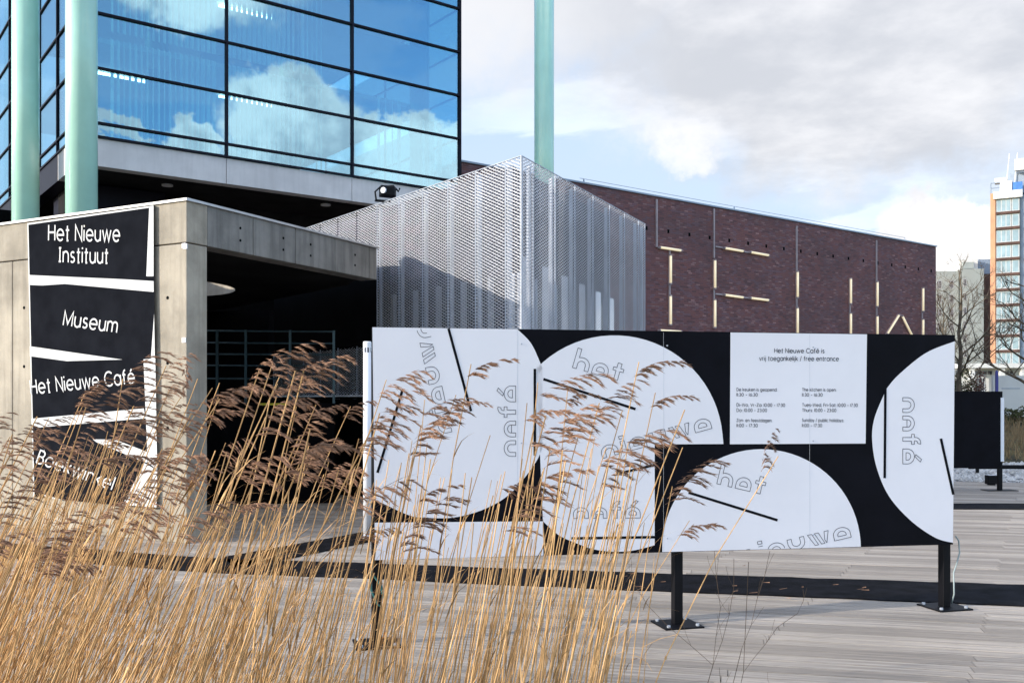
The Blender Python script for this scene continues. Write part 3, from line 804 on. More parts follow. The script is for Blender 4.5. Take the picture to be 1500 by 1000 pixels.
FONT = {
 'o': (.72, [_o]), 'a': (.72, [_o, [(.72, 0), (.72, XH)]]), 'd': (.72, [_o, [(.72, 0), (.72, 1.02)]]), 'b': (.72, [_o, [(0, 0), (0, 1.02)]]),
 'p': (.72, [_o, [(0, -.28), (0, XH)]]), 'g': (.72, [_o, [(.72, XH), (.72, .0)] + sarc(.38, 0.02, .34, 0, -145, .3)]),
 'e': (.72, [[(.0, .36), (.72, .36)] + sarc(.36, .36, .36, 8, 318, n=22)]), 'é': (.72, [[(.0, .36), (.72, .36)] + sarc(.36, .36, .36, 8, 318, n=22), [(.32, .84), (.5, 1.04)]]),
 'c': (.62, [sarc(.36, .36, .36, 48, 312, n=20)]), 'n': (.58, list(_n)), 'h': (.58, [[(0, 0), (0, 1.02)], _n[1]]),
 'm': (.98, [_n[0], [(0, .45)] + sarc(.245, .465, .245, 180, 0) + [(.49, 0)], [(.49, .45)] + sarc(.735, .465, .245, 180, 0) + [(.98, 0)]]),
 'u': (.58, [[(.58, 0), (.58, XH)], [(0, XH)] + sarc(.29, .29, .29, 180, 360) + [(.58, .33)]]),
 'r': (.34, [_n[0], [(0, .40)] + sarc(.27, .43, .27, 180, 75)]), 'i': (.02, [_n[0], _dot]), 'l': (.02, [[(0, 0), (0, 1.02)]]),
 'j': (.12, [[(.1, XH), (.1, -.08)] + sarc(-.06, -.1, .16, 0, -80, n=6), [(.1, .90), (.1, 1.02)]]),
 't': (.36, [[(.17, .96), (.17, 0), (.30, 0)], [(0, .68), (.36, .68)]]), 'f': (.36, [[(.14, 0), (.14, .8)] + sarc(.34, .80, .2, 180, 85, n=8), [(0, .68), (.34, .68)]]),
 'k': (.52, [[(0, 0), (0, 1.02)], [(.48, XH), (.02, .28)], [(.17, .42), (.52, 0)]]), 'v': (.56, [[(0, XH), (.28, 0), (.56, XH)]]),
 'w': (.92, [[(0, XH), (.23, 0), (.46, XH * .96), (.69, 0), (.92, XH)]]), 'y': (.56, [[(0, XH), (.28, .04)], [(.56, XH), (.18, -.28)]]),
 'z': (.5, [[(0, .68), (.5, .68), (0, .04), (.5, .04)]]), 's': (.46, [sarc(.24, .53, .19, 35, 270, .17) + sarc(.22, .19, .22, 90, -145, .17)[1:]]),
 'H': (.70, [[(0, 0), (0, 1)], [(.7, 0), (.7, 1)], [(0, .52), (.7, .52)]]), 'N': (.70, [[(0, 0), (0, 1), (.7, 0), (.7, 1)]]),
 'M': (.86, [[(0, 0), (0, 1), (.43, .12), (.86, 1), (.86, 0)]]), 'I': (.24, [[(.12, 0), (.12, 1)], [(0, .95), (.24, .95)], [(0, .05), (.24, .05)]]),
 'C': (.86, [sarc(.5, .5, .5, 45, 315, n=24)]), 'B': (.56, [[(0, 0), (0, 1), (.28, 1)] + sarc(.28, .76, .25, 90, -90, .24) + [(0, .52)], [(.28, .52)] + sarc(.30, .26, .27, 90, -90, .26) + [(0, 0)]]),
 'D': (.72, [[(0, 0), (0, 1), (.24, 1)] + sarc(.24, .5, .48, 90, -90, .5) + [(0, 0)]]), 'T': (.62, [[(.31, 0), (.31, 1)], [(0, .96), (.62, .96)]]),
 'Z': (.6, [[(0, .96), (.6, .96), (0, .04), (.6, .04)]]), 'W': (1.05, [[(0, 1), (.26, 0), (.525, .97), (.79, 0), (1.05, 1)]]), 'V': (.68, [[(0, 1), (.34, 0), (.68, 1)]]),
 'F': (.5, [[(0, 0), (0, .96), (.5, .96)], [(0, .52), (.44, .52)]]), 'S': (.56, [sarc(.29, .74, .24, 30, 270, .24) + sarc(.27, .26, .27, 90, -150, .24)[1:]]),
 '0': (.6, [sarc(.3, .5, .3, 0, 360, .5, n=24)]), '1': (.04, [[(0, 0), (0, 1)]]), '7': (.52, [[(0, .96), (.52, .96), (.14, 0)]]),
 '3': (.52, [sarc(.25, .75, .24, 150, -90, .23) + sarc(.25, .27, .27, 90, -150, .25)[1:]]), '6': (.56, [sarc(.28, .30, .28, 0, 360, .29, n=20), [(.42, 1.0), (.03, .42)]]),
 '2': (.54, [sarc(.27, .73, .25, 165, -35, .25) + [(.0, .04), (.54, .04)]]), ':': (.02, [[(0, 0), (0, .12)], [(0, .52), (0, .64)]]), ',': (.04, [[(.03, .1), (0, -.12)]]),
 '–': (.42, [[(0, .38), (.42, .38)]]), '-': (.26, [[(0, .38), (.26, .38)]]), '/': (.36, [[(0, -.1), (.36, 1.05)]]), ' ': (.22, [])}
def text_print(name, body, p0, p1, cap, material, parent, fr, y, weight=0.125):
    """BODY in a round monoline face, its baseline from p0 to p1 (photo pixels), capital height CAP"""
    x = 0; place = []
    for ch in body: place.append(x); x += FONT[ch][0] + 0.25
    tot = x - 0.25
    dxp, dyp = p1[0] - p0[0], p1[1] - p0[1]; L = math.hypot(dxp, dyp); ux, uy = dxp / L, dyp / L; k = L / tot
    m = MB(); lay = 0; hw = weight / 2
    for ch, x0 in zip(body + ' ', place + [x]):
        if ch == ' ':
            if m.f: obj(name, m, material, parent, fr, fix=False)
            m = MB()
        for st in FONT[ch][1]:
            n = len(st); lft, rgt = [], []
            for i, p in enumerate(st):
                a = st[i - 1] if i else None; c = st[i + 1] if i < n - 1 else None
                def nr(u, v):
                    l = math.hypot(v[0] - u[0], v[1] - u[1]) or 1e-9; return (-(v[1] - u[1]) / l, (v[0] - u[0]) / l)
                if a is None: nx, ny = nr(p, c)
                elif c is None: nx, ny = nr(a, p)
                else:
                    n1_, n2_ = nr(a, p), nr(p, c); nx, ny = n1_[0] + n2_[0], n1_[1] + n2_[1]
                    l = max(math.hypot(nx, ny), 0.55); nx, ny = nx / l, ny / l
                    dt = max(0.42, nx * n1_[0] + ny * n1_[1]); nx, ny = nx / dt, ny / dt
                lft.append((p[0] + nx * hw, p[1] + ny * hw)); rgt.append((p[0] - nx * hw, p[1] - ny * hw))
            def pp_(q):
                a, h = (q[0] + x0) * k, q[1] * cap
                return plane_pt(fr, p0[0] + ux * a + uy * h, p0[1] + uy * a - ux * h, y - 0.00012 * (lay % 3))
            for i in range(n - 1): m.quad(pp_(rgt[i]), pp_(rgt[i + 1]), pp_(lft[i + 1]), pp_(lft[i]))
            lay += 1
def spline(pts, n=8):
    out = []
    for k in range(len(pts) - 1):
        p0 = pts[max(k - 1, 0)]; p1 = pts[k]; p2 = pts[k + 1]; p3 = pts[min(k + 2, len(pts) - 1)]
        for j in range(n):
            t = j / n
            out.append(tuple(0.5 * (2 * p1[c] + (p2[c] - p0[c]) * t + (2 * p0[c] - 5 * p1[c] + 4 * p2[c] - p3[c]) * t * t + (3 * p1[c] - p0[c] - 3 * p2[c] + p3[c]) * t ** 3) for c in (0, 1)))
    return out + [pts[-1]]
def arc(cx, cy, r, a0, a1, n=28):
    return [(cx + r * math.cos(R(a0 + (a1 - a0) * k / n)), cy - r * math.sin(R(a0 + (a1 - a0) * k / n))) for k in range(n + 1)]

# ------------------------------------------------------------------ totem sign on the concrete wall
sgn = thing('wall_sign', 'tall black wall sign with torn white strips and four museum names', 'sign', WF.w(-1.8, -0.03, 0.6), WF.a)
Z1 = lambda x, y: (x / 3.57, 280 + y / 3.57)
Z2 = lambda x, y: (x / 3.57, 520 + y / 3.57)
corners = [(40, 327), (225, 301), (229.5, 745), (49, 727)]
m = MB()
for yy in (-0.045, -0.002):
    m.v += [plane_pt(WF, x, y, yy) for x, y in corners]
m.f = [(0, 3, 2, 1), (4, 5, 6, 7), (0, 1, 5, 4), (1, 2, 6, 5), (2, 3, 7, 6), (3, 0, 4, 7)]
obj('board', m, M_signblack, sgn, WF)
ys = -0.048
edge = [[(40, 327), (41.6, 327), (50.5, 727), (49, 727)], [(40, 327), (225, 301), (225, 303.5), (40, 329.5)]]
strips = edge + [
    [Z1(780, 86), Z1(803, 76), Z1(803, 445), Z1(765, 445)],
    [Z1(150, 438), Z1(640, 460), Z1(803, 470), Z1(804, 527), Z1(340, 485), Z1(220, 493), Z1(152, 490)],
    [Z1(155, 810), Z1(640, 880), Z1(350, 888), Z1(156, 862)],
    [Z1(806, 640), Z1(810, 876), Z1(789, 870)],
    [Z2(750, 22), Z2(812, 14), Z2(822, 600), Z2(772, 560), Z2(770, 505)],
    [Z2(164, 332), Z2(752, 278), Z2(762, 330), Z2(200, 378), Z2(165, 362)],
    [Z2(485, 440), Z2(600, 440), Z2(769, 505), Z2(769, 562), Z2(740, 553), Z2(505, 455)],
    [Z2(755, 563), Z2(822, 602), Z2(818, 795), Z2(640, 782)],
    [Z2(225, 725), Z2(330, 758), Z2(240, 745)]]
for k, s in enumerate(strips):
    poly_print('white_strip', s, M_vinyl, sgn, WF, ys - 0.0004 * k)
for body, p0, p1, cp_ in (('Het Nieuwe', (71, 352), (175, 353.5), 22.5), ('Instituut', (86, 384), (158, 385.5), 22),
                          ('Museum', (92.5, 476), (170.5, 487), 21), ('Het Nieuwe Café', (45.6, 577), (197.5, 561), 20.5), ('Boekwinkel', (53, 677), (163, 717), 19)):
    text_print('lettering', body, p0, p1, cp_, M_vinyl, sgn, WF, -0.054)

# ------------------------------------------------------------------ big black and white sign on posts
pL, pM, pR = G(552, 944), G(992, 915), G(1385, 890)
PD = (pR - pL).normalized()
PF = F(pL[:2], PD[:2])
FY = -0.075
sign = thing('cafe_sign', 'wide black and white cafe sign with large circles standing on three posts', 'sign', PF.w(2.4, 0, 0), PF.a)
cn = [(545.5, 479), (1399, 490.5), (1396, 797), (549, 820)]
cn3 = [PF.hit(x, y, FY) for x, y in cn]
m = MB()
for yy in (FY, FY + 0.05):
    m.v += [(s, yy, z) for s, z in cn3]
m.f = [(0, 3, 2, 1), (4, 5, 6, 7), (0, 1, 5, 4), (1, 2, 6, 5), (2, 3, 7, 6), (3, 0, 4, 7)]
obj('board', m, M_board, sign, PF)
y1_ = FY - 0.003
sh1 = [(545.5, 479.2), (758, 482)] + spline([(758, 482.2), (778.5, 503.7), (794.6, 539)]) + [(794.6, 656)] + spline([(794.6, 656), (782, 681), (748, 722), (710, 745), (664.5, 757.5), (620, 757.5), (596, 753), (548.6, 731)])
poly_print('white_shape', sh1, M_white, sign, PF, y1_)
poly_print('white_shape', [(548.8, 765), (795.5, 763), (796, 813), (549, 819.8)], M_white, sign, PF, y1_)
sh2 = [(959, 650.5)] + [(1059.7, 650)] + arc(900, 650, 159, 0, 136)[1:] + [(795.3, 763)] + spline([(795.3, 763), (818, 783), (844, 795), (870, 804), (900, 807.5), (929, 805.5), (959, 798)])
poly_print('white_shape', sh2, M_white, sign, PF, y1_)
sh3 = arc(1115.5, 803, 145.5, 0, 180, 40); sh3[0] = (1261, 800.2); sh3[-1] = (970, 808)
poly_print('white_shape', sh3, M_white, sign, PF, y1_)
sh4 = [(1398.6, 499.7)] + spline([(1398.6, 499.7), (1356, 517), (1316, 549), (1298, 570)]) + spline([(1295, 577), (1281, 612), (1277.5, 643), (1284, 684), (1302, 726), (1334, 762), (1370, 787), (1396, 794.5)])
poly_print('white_shape', sh4, M_white, sign, PF, y1_)
poly_print('notice', [(1070, 486.8), (1270, 489.5), (1268, 649.3), (1069.2, 650.3)], M_white, sign, PF, y1_)
BARS = [(657, 481, 690, 602), (783.5, 540, 783.5, 667), (589.6, 571, 553, 692), (796, 555, 931, 599), (903, 694, 959, 680.5), (837, 788, 959, 786.2),
        (1008.6, 721, 1139, 761.5), (1297, 568, 1296, 700), (1378.3, 642, 1396.6, 724)]
for (xa, ya, xb, yb) in BARS:
    L = math.hypot(xb - xa, yb - ya); nx, ny = -(yb - ya) / L * 1.9, (xb - xa) / L * 1.9
    poly_print('black_bar', [(xa - nx, ya - ny), (xb - nx, yb - ny), (xb + nx, yb + ny), (xa + nx, ya + ny)], M_board, sign, PF, y1_ - 0.0015)
for px in (758, 972, 1186):
    s_ = PF.sx(px, y1_); zb_, zt_ = PF.hit(px, 480 + (px - 545) * 0.0135 + 1, y1_)[1], PF.hit(px, 819 - (px - 549) * 0.0272, y1_)[1]
    obj('panel_seam', MB().box(s_ - 0.0005, s_ + 0.0005, y1_ - 0.0006, y1_ + 0.001, min(zb_, zt_), max(zb_, zt_)), M_steel, sign, PF)
    for q in (0.06, 0.5, 0.94):
        z_ = zb_ + (zt_ - zb_) * q
        obj('screw', MB().tube([(s_ + 0.03, y1_ - 0.004, z_), (s_ + 0.03, y1_ + 0.002, z_)], 0.006, 8), M_steel, sign, PF)
# outlined letters
W_ = 0.30
def rarc(cx, cy, r, a0, a1, n=14): return [(cx + r * math.cos(R(a0 + (a1 - a0) * k / n)), cy + r * math.sin(R(a0 + (a1 - a0) * k / n))) for k in range(n + 1)]
def dome(x=0.0):
    return [[(x, 0)] + rarc(x + .6, .4, .6, 180, 0) + [(x + 1.2, 0), (x + 1.2 - W_, 0)] + rarc(x + .6, .4, .6 - W_, 0, 180) + [(x + W_, 0), (x, 0)]]
def closed_dome():
    return [[(0, 0)] + rarc(.6, .4, .6, 180, 0) + [(1.2, 0), (0, 0)], [(W_, .28)] + rarc(.6, .38, .6 - W_, 180, 0) + [(1.2 - W_, .28), (W_, .28)]]
GLY = {'n': (1.2, dome()), 'c': (1.2, dome()), 'e': (1.2, closed_dome()),
       'a': (1.2, dome() + [[(W_, .36), (1.2 - W_, .36)]]),
       'u': (1.2, [[(x, 1 - y) for x, y in dome()[0]]]),
       'i': (W_, [[(0, 0), (0, 1), (W_, 1), (W_, 0), (0, 0)], [(0, 1.2), (0, 1.45), (W_, 1.45), (W_, 1.2), (0, 1.2)]]),
       'h': (1.2, [[(0, 0), (0, 1.65), (W_, 1.65), (W_, .93)] + rarc(.6, .4, .6, 118, 0) + [(1.2, 0), (1.2 - W_, 0)] + rarc(.6, .4, .6 - W_, 0, 180) + [(W_, 0), (0, 0)]]),
       't': (0.8, [[(.25, 0), (.25, .75), (0, .75), (0, 1), (.25, 1), (.25, 1.4), (.25 + W_, 1.4), (.25 + W_, 1), (.8, 1), (.8, .75), (.25 + W_, .75), (.25 + W_, 0), (.25, 0)]]),
       'f': (0.9, [[(.25, 0), (.25, .75), (0, .75), (0, 1), (.25, 1)] + rarc(.7, 1.1, .45, 180, 80, 8) + rarc(.7, 1.1, .18, 80, 180, 6) + [(.52, 1), (.8, 1), (.8, .75), (.25 + W_, .75), (.25 + W_, 0), (.25, 0)]]),
       'w': (1.5, [[(0, 1), (W_, 1), (.62, 0), (.38, 0), (0, 1)], [(.5, 1), (.78, 1), (1.08, 0), (.84, 0), (.5, 1)], [(1.2, 1), (1.5, 1), (1.22, 0), (1.12, .3), (1.2, 1)]]),
       'é': (1.2, closed_dome() + [[(.45, 1.12), (.85, 1.62), (1.05, 1.5), (.62, 1.05), (.45, 1.12)]])}
def outline(word, p0, p1, xh, clip):
    adv = []; x = 0
    for ch in word: adv.append(x); x += GLY[ch][0] + 0.28
    tot = x - 0.28
    dxp, dyp = p1[0] - p0[0], p1[1] - p0[1]; L = math.hypot(dxp, dyp); ux, uy = dxp / L, dyp / L; k = L / tot
    wd = 0.40
    for ch, x0 in zip(word, adv):
        m = MB()
        for pl_ in GLY[ch][1]:
            q = []
            for (x, y) in pl_:
                a, h = (x + x0) * k, y * xh
                q.append((p0[0] + ux * a + uy * h, p0[1] + uy * a - ux * h))
            for a, c in zip(q, q[1:]):
                if not (clip(*a) and clip(*c)): continue
                l = math.hypot(c[0] - a[0], c[1] - a[1])
                if l < 1e-4: continue
                ex, ey = (c[0] - a[0]) / l * wd, (c[1] - a[1]) / l * wd
                m.quad(*[plane_pt(PF, X, Y, y1_ - 0.002) for X, Y in ((a[0] - ex * .5 - ey, a[1] - ey * .5 + ex), (c[0] + ex * .5 - ey, c[1] + ey * .5 + ex), (c[0] + ex * .5 + ey, c[1] + ey * .5 - ex), (a[0] - ex * .5 + ey, a[1] - ey * .5 - ex))])
        if m.f: obj('outline_letter', m, M_ink, sign, PF, fix=False)
anyw = lambda x, y: True
outline('het', (838.5, 538), (909, 558.5), 18, anyw)
outline('nieuwe', (883, 671), (1043, 627), 17, lambda x, y: y < 650 or x < 958)
outline('café', (840, 759), (938, 758), 16, anyw)
outline('café', (755.5, 668), (755.5, 565), 17, anyw)
outline('nieuwe', (662, 632), (626, 468), 18, lambda x, y: y > 481.5)
outline('het', (1050, 708), (1118, 724), 18, anyw)
outline('nieuwe', (1085, 824), (1247, 786), 17, lambda x, y: y < 807 - (x - 1000) * 0.02)
outline('café', (1322.5, 582), (1322.5, 679), 17, anyw)
# notice text
for body, p0, wd_, cp_ in (('Het Nieuwe Café is', (1134.5, 516.5), 73, 6.4), ('vrij toegankelijk / free entrance', (1112.5, 527.8), 116, 6.4),
        ('De keuken is geopend:', (1079.2, 572.5), 59, 4.6), ('11:30 – 16:30', (1079.2, 580), 30.5, 4.6),
        ('Di–Wo, Vr–Za: 10:00 – 17:30', (1079.2, 595), 70.5, 4.6), ('Do: 10:00 – 23:00', (1079.2, 602.7), 44, 4.6),
        ('Zon- en feestdagen:', (1079.2, 617.5), 51.5, 4.6), ('11:00 – 17:30', (1079.2, 625), 30.5, 4.6),
        ('The kitchen is open:', (1175.2, 572.7), 49.5, 4.6), ('11:30 – 16:30', (1175.2, 580.2), 29.5, 4.6),
        ('Tues–Wed, Fri–Sat: 10:00 – 17:30', (1175.2, 595), 81, 4.6), ('Thurs: 10:00 – 23:00', (1175.2, 602.7), 49.5, 4.6),
        ('Sunday / public holidays:', (1175, 617.3), 61, 4.6), ('11:00 – 17:30', (1175, 625), 29, 4.6)):
    text_print('lettering', body, p0, (p0[0] + wd_, p0[1] + 0.006 * wd_), cp_, M_ink, sign, PF, y1_ - 0.002, 0.15)
# posts
for p in (pL, pM, pR):
    s = (p - PF.o).dot(PF.u)
    po = obj('post', MB().box(s - 0.035, s + 0.035, -0.02, 0.05, 0.012, 2.1), M_blackpaint, sign, PF, bevel=0.004)
    obj('base_plate', MB().box(s - 0.16, s + 0.16, -0.14, 0.16, 0.001, 0.014), M_blackpaint, po, PF, bevel=0.003)
    for dx_ in (-0.12, 0.12):
        for dy_ in (-0.10, 0.12):
            obj('bolt', MB().tube([(s + dx_, dy_, 0.014), (s + dx_, dy_, 0.03)], 0.014, 6), M_steel, po, PF)
for k in (1, 2, 3):
    s = cn3[0][0] + (cn3[1][0] - cn3[0][0]) * k / 4
    obj('back_rail', MB().box(s - 0.02, s + 0.02, FY + 0.05, FY + 0.08, 0.66, 2.2), M_blackpaint, sign, PF)
sR = (pR - PF.o).dot(PF.u)
cb = tag(obj('power_cable', MB().tube([tuple(PF.w(sR + x, y, z)) for x, y, z in ((0.10, 0.0, 0.60), (0.13, 0.0, 0.56), (0.14, 0.0, 0.46), (0.09, -0.02, 0.36), (0.055, -0.03, 0.30), (0.05, -0.04, 0.2), (0.06, -0.03, 0.12), (0.06, 0.0, 0.03))], 0.006, 6), M_cable, smooth=True),
         'thin grey cable looping down the sign post beside the far walkway', 'cable')
tag(obj('power_cable', MB().tube([tuple(PF.w(x, y, z)) for x, y, z in ((-0.03, -0.04, 0.60), (-0.05, -0.05, 0.5), (-0.045, -0.05, 0.4), (0.0, -0.05, 0.30), (0.05, -0.05, 0.26), (0.05, -0.05, 0.33), (0.01, -0.05, 0.45), (-0.04, -0.05, 0.52), (0.03, -0.05, 0.42), (0.05, 0.06, 0.34), (0.02, 0.07, 0.5), (0.0, 0.06, 0.6))], 0.007, 6), M_cable_green, smooth=True),
    'green and grey cable coiled round the sign post among the reeds', 'cable')

# ------------------------------------------------------------------ white lamp post
lp = G(538, 788)
lamp = thing('lamp_post', 'slim white cylindrical lamp post at the edge of the big sign', 'lamp post', lp)
LH = EYE + (HOR - 500) / FPX * lp.y
obj('shaft', MB().tube([(0, 0, 0.02), (0, 0, LH - 0.14)], 0.052, 24), M_lamp_white, lamp, smooth=True)
obj('lens_band', MB().tube([(0, 0, LH - 0.14), (0, 0, LH - 0.08)], 0.044, 24), M_darkglass, lamp, smooth=True)
for k in range(8):
    a = k * math.pi / 4
    obj('fin', MB().box(0.043, 0.053, -0.008, 0.008, LH - 0.14, LH - 0.08), M_lamp_white, lamp, F((lp.x, lp.y), (math.cos(a), math.sin(a))))
obj('cap', MB().tube([(0, 0, LH - 0.08), (0, 0, LH - 0.012), (0, 0, LH)], [0.053, 0.053, 0.045], 24), M_lamp_white, lamp, smooth=False)
obj('base_plate', MB().tube([(0, 0, 0.001), (0, 0, 0.02)], 0.09, 20), M_steel, lamp)

# ------------------------------------------------------------------ small black board on the far deck
bp = G(1464, 718)
KF = F(bp[:2], (1, 0.06))
brd = thing('notice_board', 'small plain black board on a post at the far end of the deck', 'notice board', bp, KF.a)
sa, za = KF.hit(1385, 573, -0.08); sb, zb = KF.hit(1469.5, 685, -0.08)
obj('panel', MB().box(sa, sb - 0.05, -0.08, -0.05, zb, za), M_board, brd, KF)
obj('white_edge', MB().box(sb - 0.05 + 0.002, sb + 0.03, -0.06, 0.0, zb + 0.12, za - 0.12), M_lamp_white, brd, KF)
obj('post', MB().box(-0.035, 0.035, -0.045, 0.03, 0.012, za), M_blackpaint, brd, KF)
obj('base_plate', MB().box(-0.3, 0.3, -0.14, 0.14, 0.001, 0.012), M_blackpaint, brd, KF)
obj('post', MB().box(sa + 0.1, sa + 0.17, -0.045, 0.03, 0.012, za), M_blackpaint, brd, KF)
sp_ = P(1452, 710, 19.6)
spot = thing('ground_spotlight', 'small black box spotlight on the deck edge by the pale stones', 'spotlight', (sp_.x, sp_.y, 0))
obj('housing', MB().box(-0.10, 0.10, -0.08, 0.08, 0.02, 0.20), M_blackpaint, spot, bevel=0.01)
obj('glass', MB().box(-0.08, 0.08, -0.06, 0.06, 0.201, 0.207), M_lamp_white, spot)
obj('foot', MB().box(-0.06, 0.06, -0.05, 0.05, 0.0, 0.02), M_blackpaint, spot)
pp = thing('pond_pipe', 'low black pipe rail along the edge of the pale stones', 'pipe rail', (14, 22.6, 0))
obj('pipe', MB().tube([(-3.2, 0, 0.16), (6, -0.3, 0.16)], 0.05, 10), M_blackpaint, pp, smooth=True)
for x in (-3.0, 0.2, 3.4): obj('support', MB().box(x - 0.03, x + 0.03, -0.1 * (x + 3.2) / 3 - 0.03, -0.1 * (x + 3.2) / 3 + 0.03, -0.05, 0.15), M_blackpaint, pp)

# ------------------------------------------------------------------ far buildings
def window(parent, fr, s0, s1, z0, z1, y=0.0, glass=M_farglass, frame=M_farframe, bars=1, t=0.12):
    w = obj('window', MB().box(s0, s1, y - 0.05, y + 0.02, z0, z1), frame, parent, fr)
    n = bars + 1; ww = (s1 - s0 - t * (n + 1)) / n
    for k in range(n):
        a = s0 + t + k * (ww + t)
        obj('pane', MB().box(a, a + ww, y - 0.07, y - 0.052, z0 + t, z1 - t), glass, w, fr)
    return w
# tower
TD = 172.0
TF = F((P(1458, 585, TD).x, TD), (0.86, -0.51))
tw = thing('apartment_tower', 'tall apartment tower with an orange edge and stacked glass bays', 'tower', TF.w(0, 0, 1), TF.a)
TB = TF.sx(1494); TZ = TF.hit(1458, 292)[1]
obj('orange_wall', MB().box(TF.sx(1450.5), 0, 0.2, 14, 0.9, TF.hit(1455, 283)[1]), M_orange, tw, TF)
FH = 22.4 / FPX * TD
nfl = int((TZ - 1) / FH)
obj('wall', MB().box(0.01, TB, 0.6, 13, 0.9, TZ), M_plaster, tw, TF)
obj('cornice', MB().box(-0.3, TB + 0.4, -0.3, 0.6, TZ, TZ + 1.3), M_whitewall, tw, TF)
for k in range(nfl):
    z1 = TZ - k * FH
    obj('slab', MB().box(0.0, TB, 0.0, 0.6, z1 - FH, z1 - FH + 0.42), M_brownwall, tw, TF)
    window(tw, TF, 0.1, TB * 0.64, z1 - FH + 0.45, z1 - 0.02, 0.45, bars=2, t=0.16)
    window(tw, TF, TB * 0.66, TB - 0.1, z1 - FH + 0.45, z1 - 0.02, 0.45, bars=0, t=0.16)
    for s in (TB + 1.1, TB + 4.5):
        window(tw, TF, s, s + 1.3, z1 - FH + 1.0, z1 - 0.5, 1.2, glass=M_darkglass, frame=M_frame, bars=0, t=0.1)
obj('cladding', MB().box(TB + 0.01, TB + 12, 1.2, 14, 0.9, TZ + 0.6), M_bluegrey, tw, TF)
obj('roof_storey', MB().box(TB * 0.55, TB + 9, 3, 10, TZ + 1.3, TZ + 5.0), M_bluegrey, tw, TF)
obj('roof_cabinet', MB().box(0.7, 2.6, 0.6, 2.5, TZ + 1.3, TZ + 3.2), M_whitewall, tw, TF)
obj('roof_cabinet', MB().box(TB - 0.9, TB + 1.8, 0.8, 2.8, TZ + 5.0, TZ + 7.0), M_whitewall, tw, TF)
obj('roof_cabinet', MB().box(-0.3, 1.8, 2.6, 4, TZ + 3.4, TZ + 4.3), M_whitewall, tw, TF)
obj('roof_cover', MB().prism([(2.7, 0.8), (4.3, 0.8), (3.5, 2.2)], TZ + 1.3, TZ + 2.9), M_blue, tw, TF)
rr = MB()
for z in (2.2, 3.1): rr.tube([(-0.8, 0.8, TZ + z), (2.6, 0.8, TZ + z)], 0.10, 5)
for s in (-0.8, 1.0, 2.6): rr.tube([(s, 0.8, TZ + 0.5), (s, 0.8, TZ + 3.1)], 0.10, 5)
obj('roof_rail', rr, M_bluegrey, tw, TF)
for s in (1.6, 2.9):
    obj('mast', MB().tube([(s, 1.2, TZ + 1.3), (s + 0.6, 1.2, TZ + 8.2)], [0.13, 0.07], 6), M_whitewall, tw, TF)
# grey flats behind
AF = F((P(1365, 585, 195).x, 195), (0.995, -0.10))
fb = thing('grey_flats', 'pale grey block of flats behind the bare trees and the brick hall', 'flats', AF.w(0, 0, 1), AF.a)
aL, aM, aR = AF.sx(1362), AF.sx(1408.5), AF.sx(1441)
zA = AF.hit(1400, 396)[1]
obj('wall', MB().box(aL, aM - 0.3, 0.8, 16, 0.9, zA), M_plaster, fb, AF)
obj('stair_wall', MB().box(aM, aR, 0, 16, 0.9, zA + 0.3), M_plaster, fb, AF)
obj('side_wall', MB().box(aR + 0.01, AF.sx(1456), 1.5, 16, 0.9, zA - 0.6), M_brownwall, fb, AF)
rb = obj('roof_house', MB().box(aM + 0.3, aR - 0.6, 1.5, 9, zA + 0.3, zA + 2.4), M_whitewall, fb, AF)
obj('plant_room', MB().box(aR + 0.02, aR + 3.0, 3, 9, zA - 0.6, zA + 2.6), M_bluegrey, fb, AF)
obj('roof_duct', MB().box(aM + 0.6, aR - 1.6, 0.8, 1.49, zA + 0.5, zA + 1.8), M_plaster, fb, AF)
AH = 20.6 / FPX * 195
for k in range(8):
    z = zA - 3.6 - k * AH
    if z < 2: break
    window(fb, AF, AF.sx(1374), AF.sx(1381), z, z + 1.7, 0.8, glass=M_darkglass, bars=2, t=0.12)
    window(fb, AF, AF.sx(1410.5), AF.sx(1415.5), z + 0.3, z + 1.9, 0.0, glass=M_darkglass, bars=1, t=0.12)
    window(fb, AF, AF.sx(1392), AF.sx(1399), z, z + 1.7, 0.8, glass=M_darkglass, bars=2, t=0.12)
# low white house and garden wall
HF = F((P(1400, 585, 95).x, 95), (0.99, -0.08))
hs = thing('white_house', 'low white flat roofed house behind the white garden wall', 'house', HF.w(0, 0, 1), HF.a)
h0, h1 = HF.sx(1378), HF.sx(1540)
hz_ = HF.hit(1450, 532)[1]
obj('wall', MB().box(h0, h1, 1.6, 9, 0.8, hz_ - 0.45), M_whitewall, hs, HF)
obj('roof', MB().box(HF.sx(1405), h1 + 0.4, -0.2, 9.2, hz_ - 0.45, hz_), M_whitewall, hs, HF)
for px in (1425, 1469, 1500):
    s = HF.sx(px); obj('pier', MB().box(s - 0.22, s + 0.22, 0.0, 0.5, 0.8, hz_ - 0.46), M_whitewall, hs, HF)
for a, c, za_, zb_ in ((1404, 1417, 540, 550), (1404, 1417, 560, 572), (1432, 1464, 541, 549), (1473, 1495, 541, 548), (1438, 1452, 552, 575)):
    window(hs, HF, HF.sx(a), HF.sx(c), HF.hit(1450, zb_)[1], HF.hit(1450, za_)[1], 1.6, glass=M_darkglass, bars=3, t=0.1)
QF = F((P(1455, 585, 58).x, 58), (0.995, -0.05))
gw = thing('garden_wall', 'plain white garden wall with a groove above the clipped hedge', 'wall', QF.w(0, 0, 0.4), QF.a)
zt, zb2 = QF.hit(1470, 550)[1], 0.45
obj('panel', MB().box(0, QF.sx(1560), 0, 0.25, zb2, zt), M_whitewall, gw, QF)
obj('groove', MB().box(QF.sx(1467), QF.sx(1494), -0.012, 0.0, QF.hit(1470, 569.5)[1], QF.hit(1470, 568)[1]), M_steel, gw, QF)
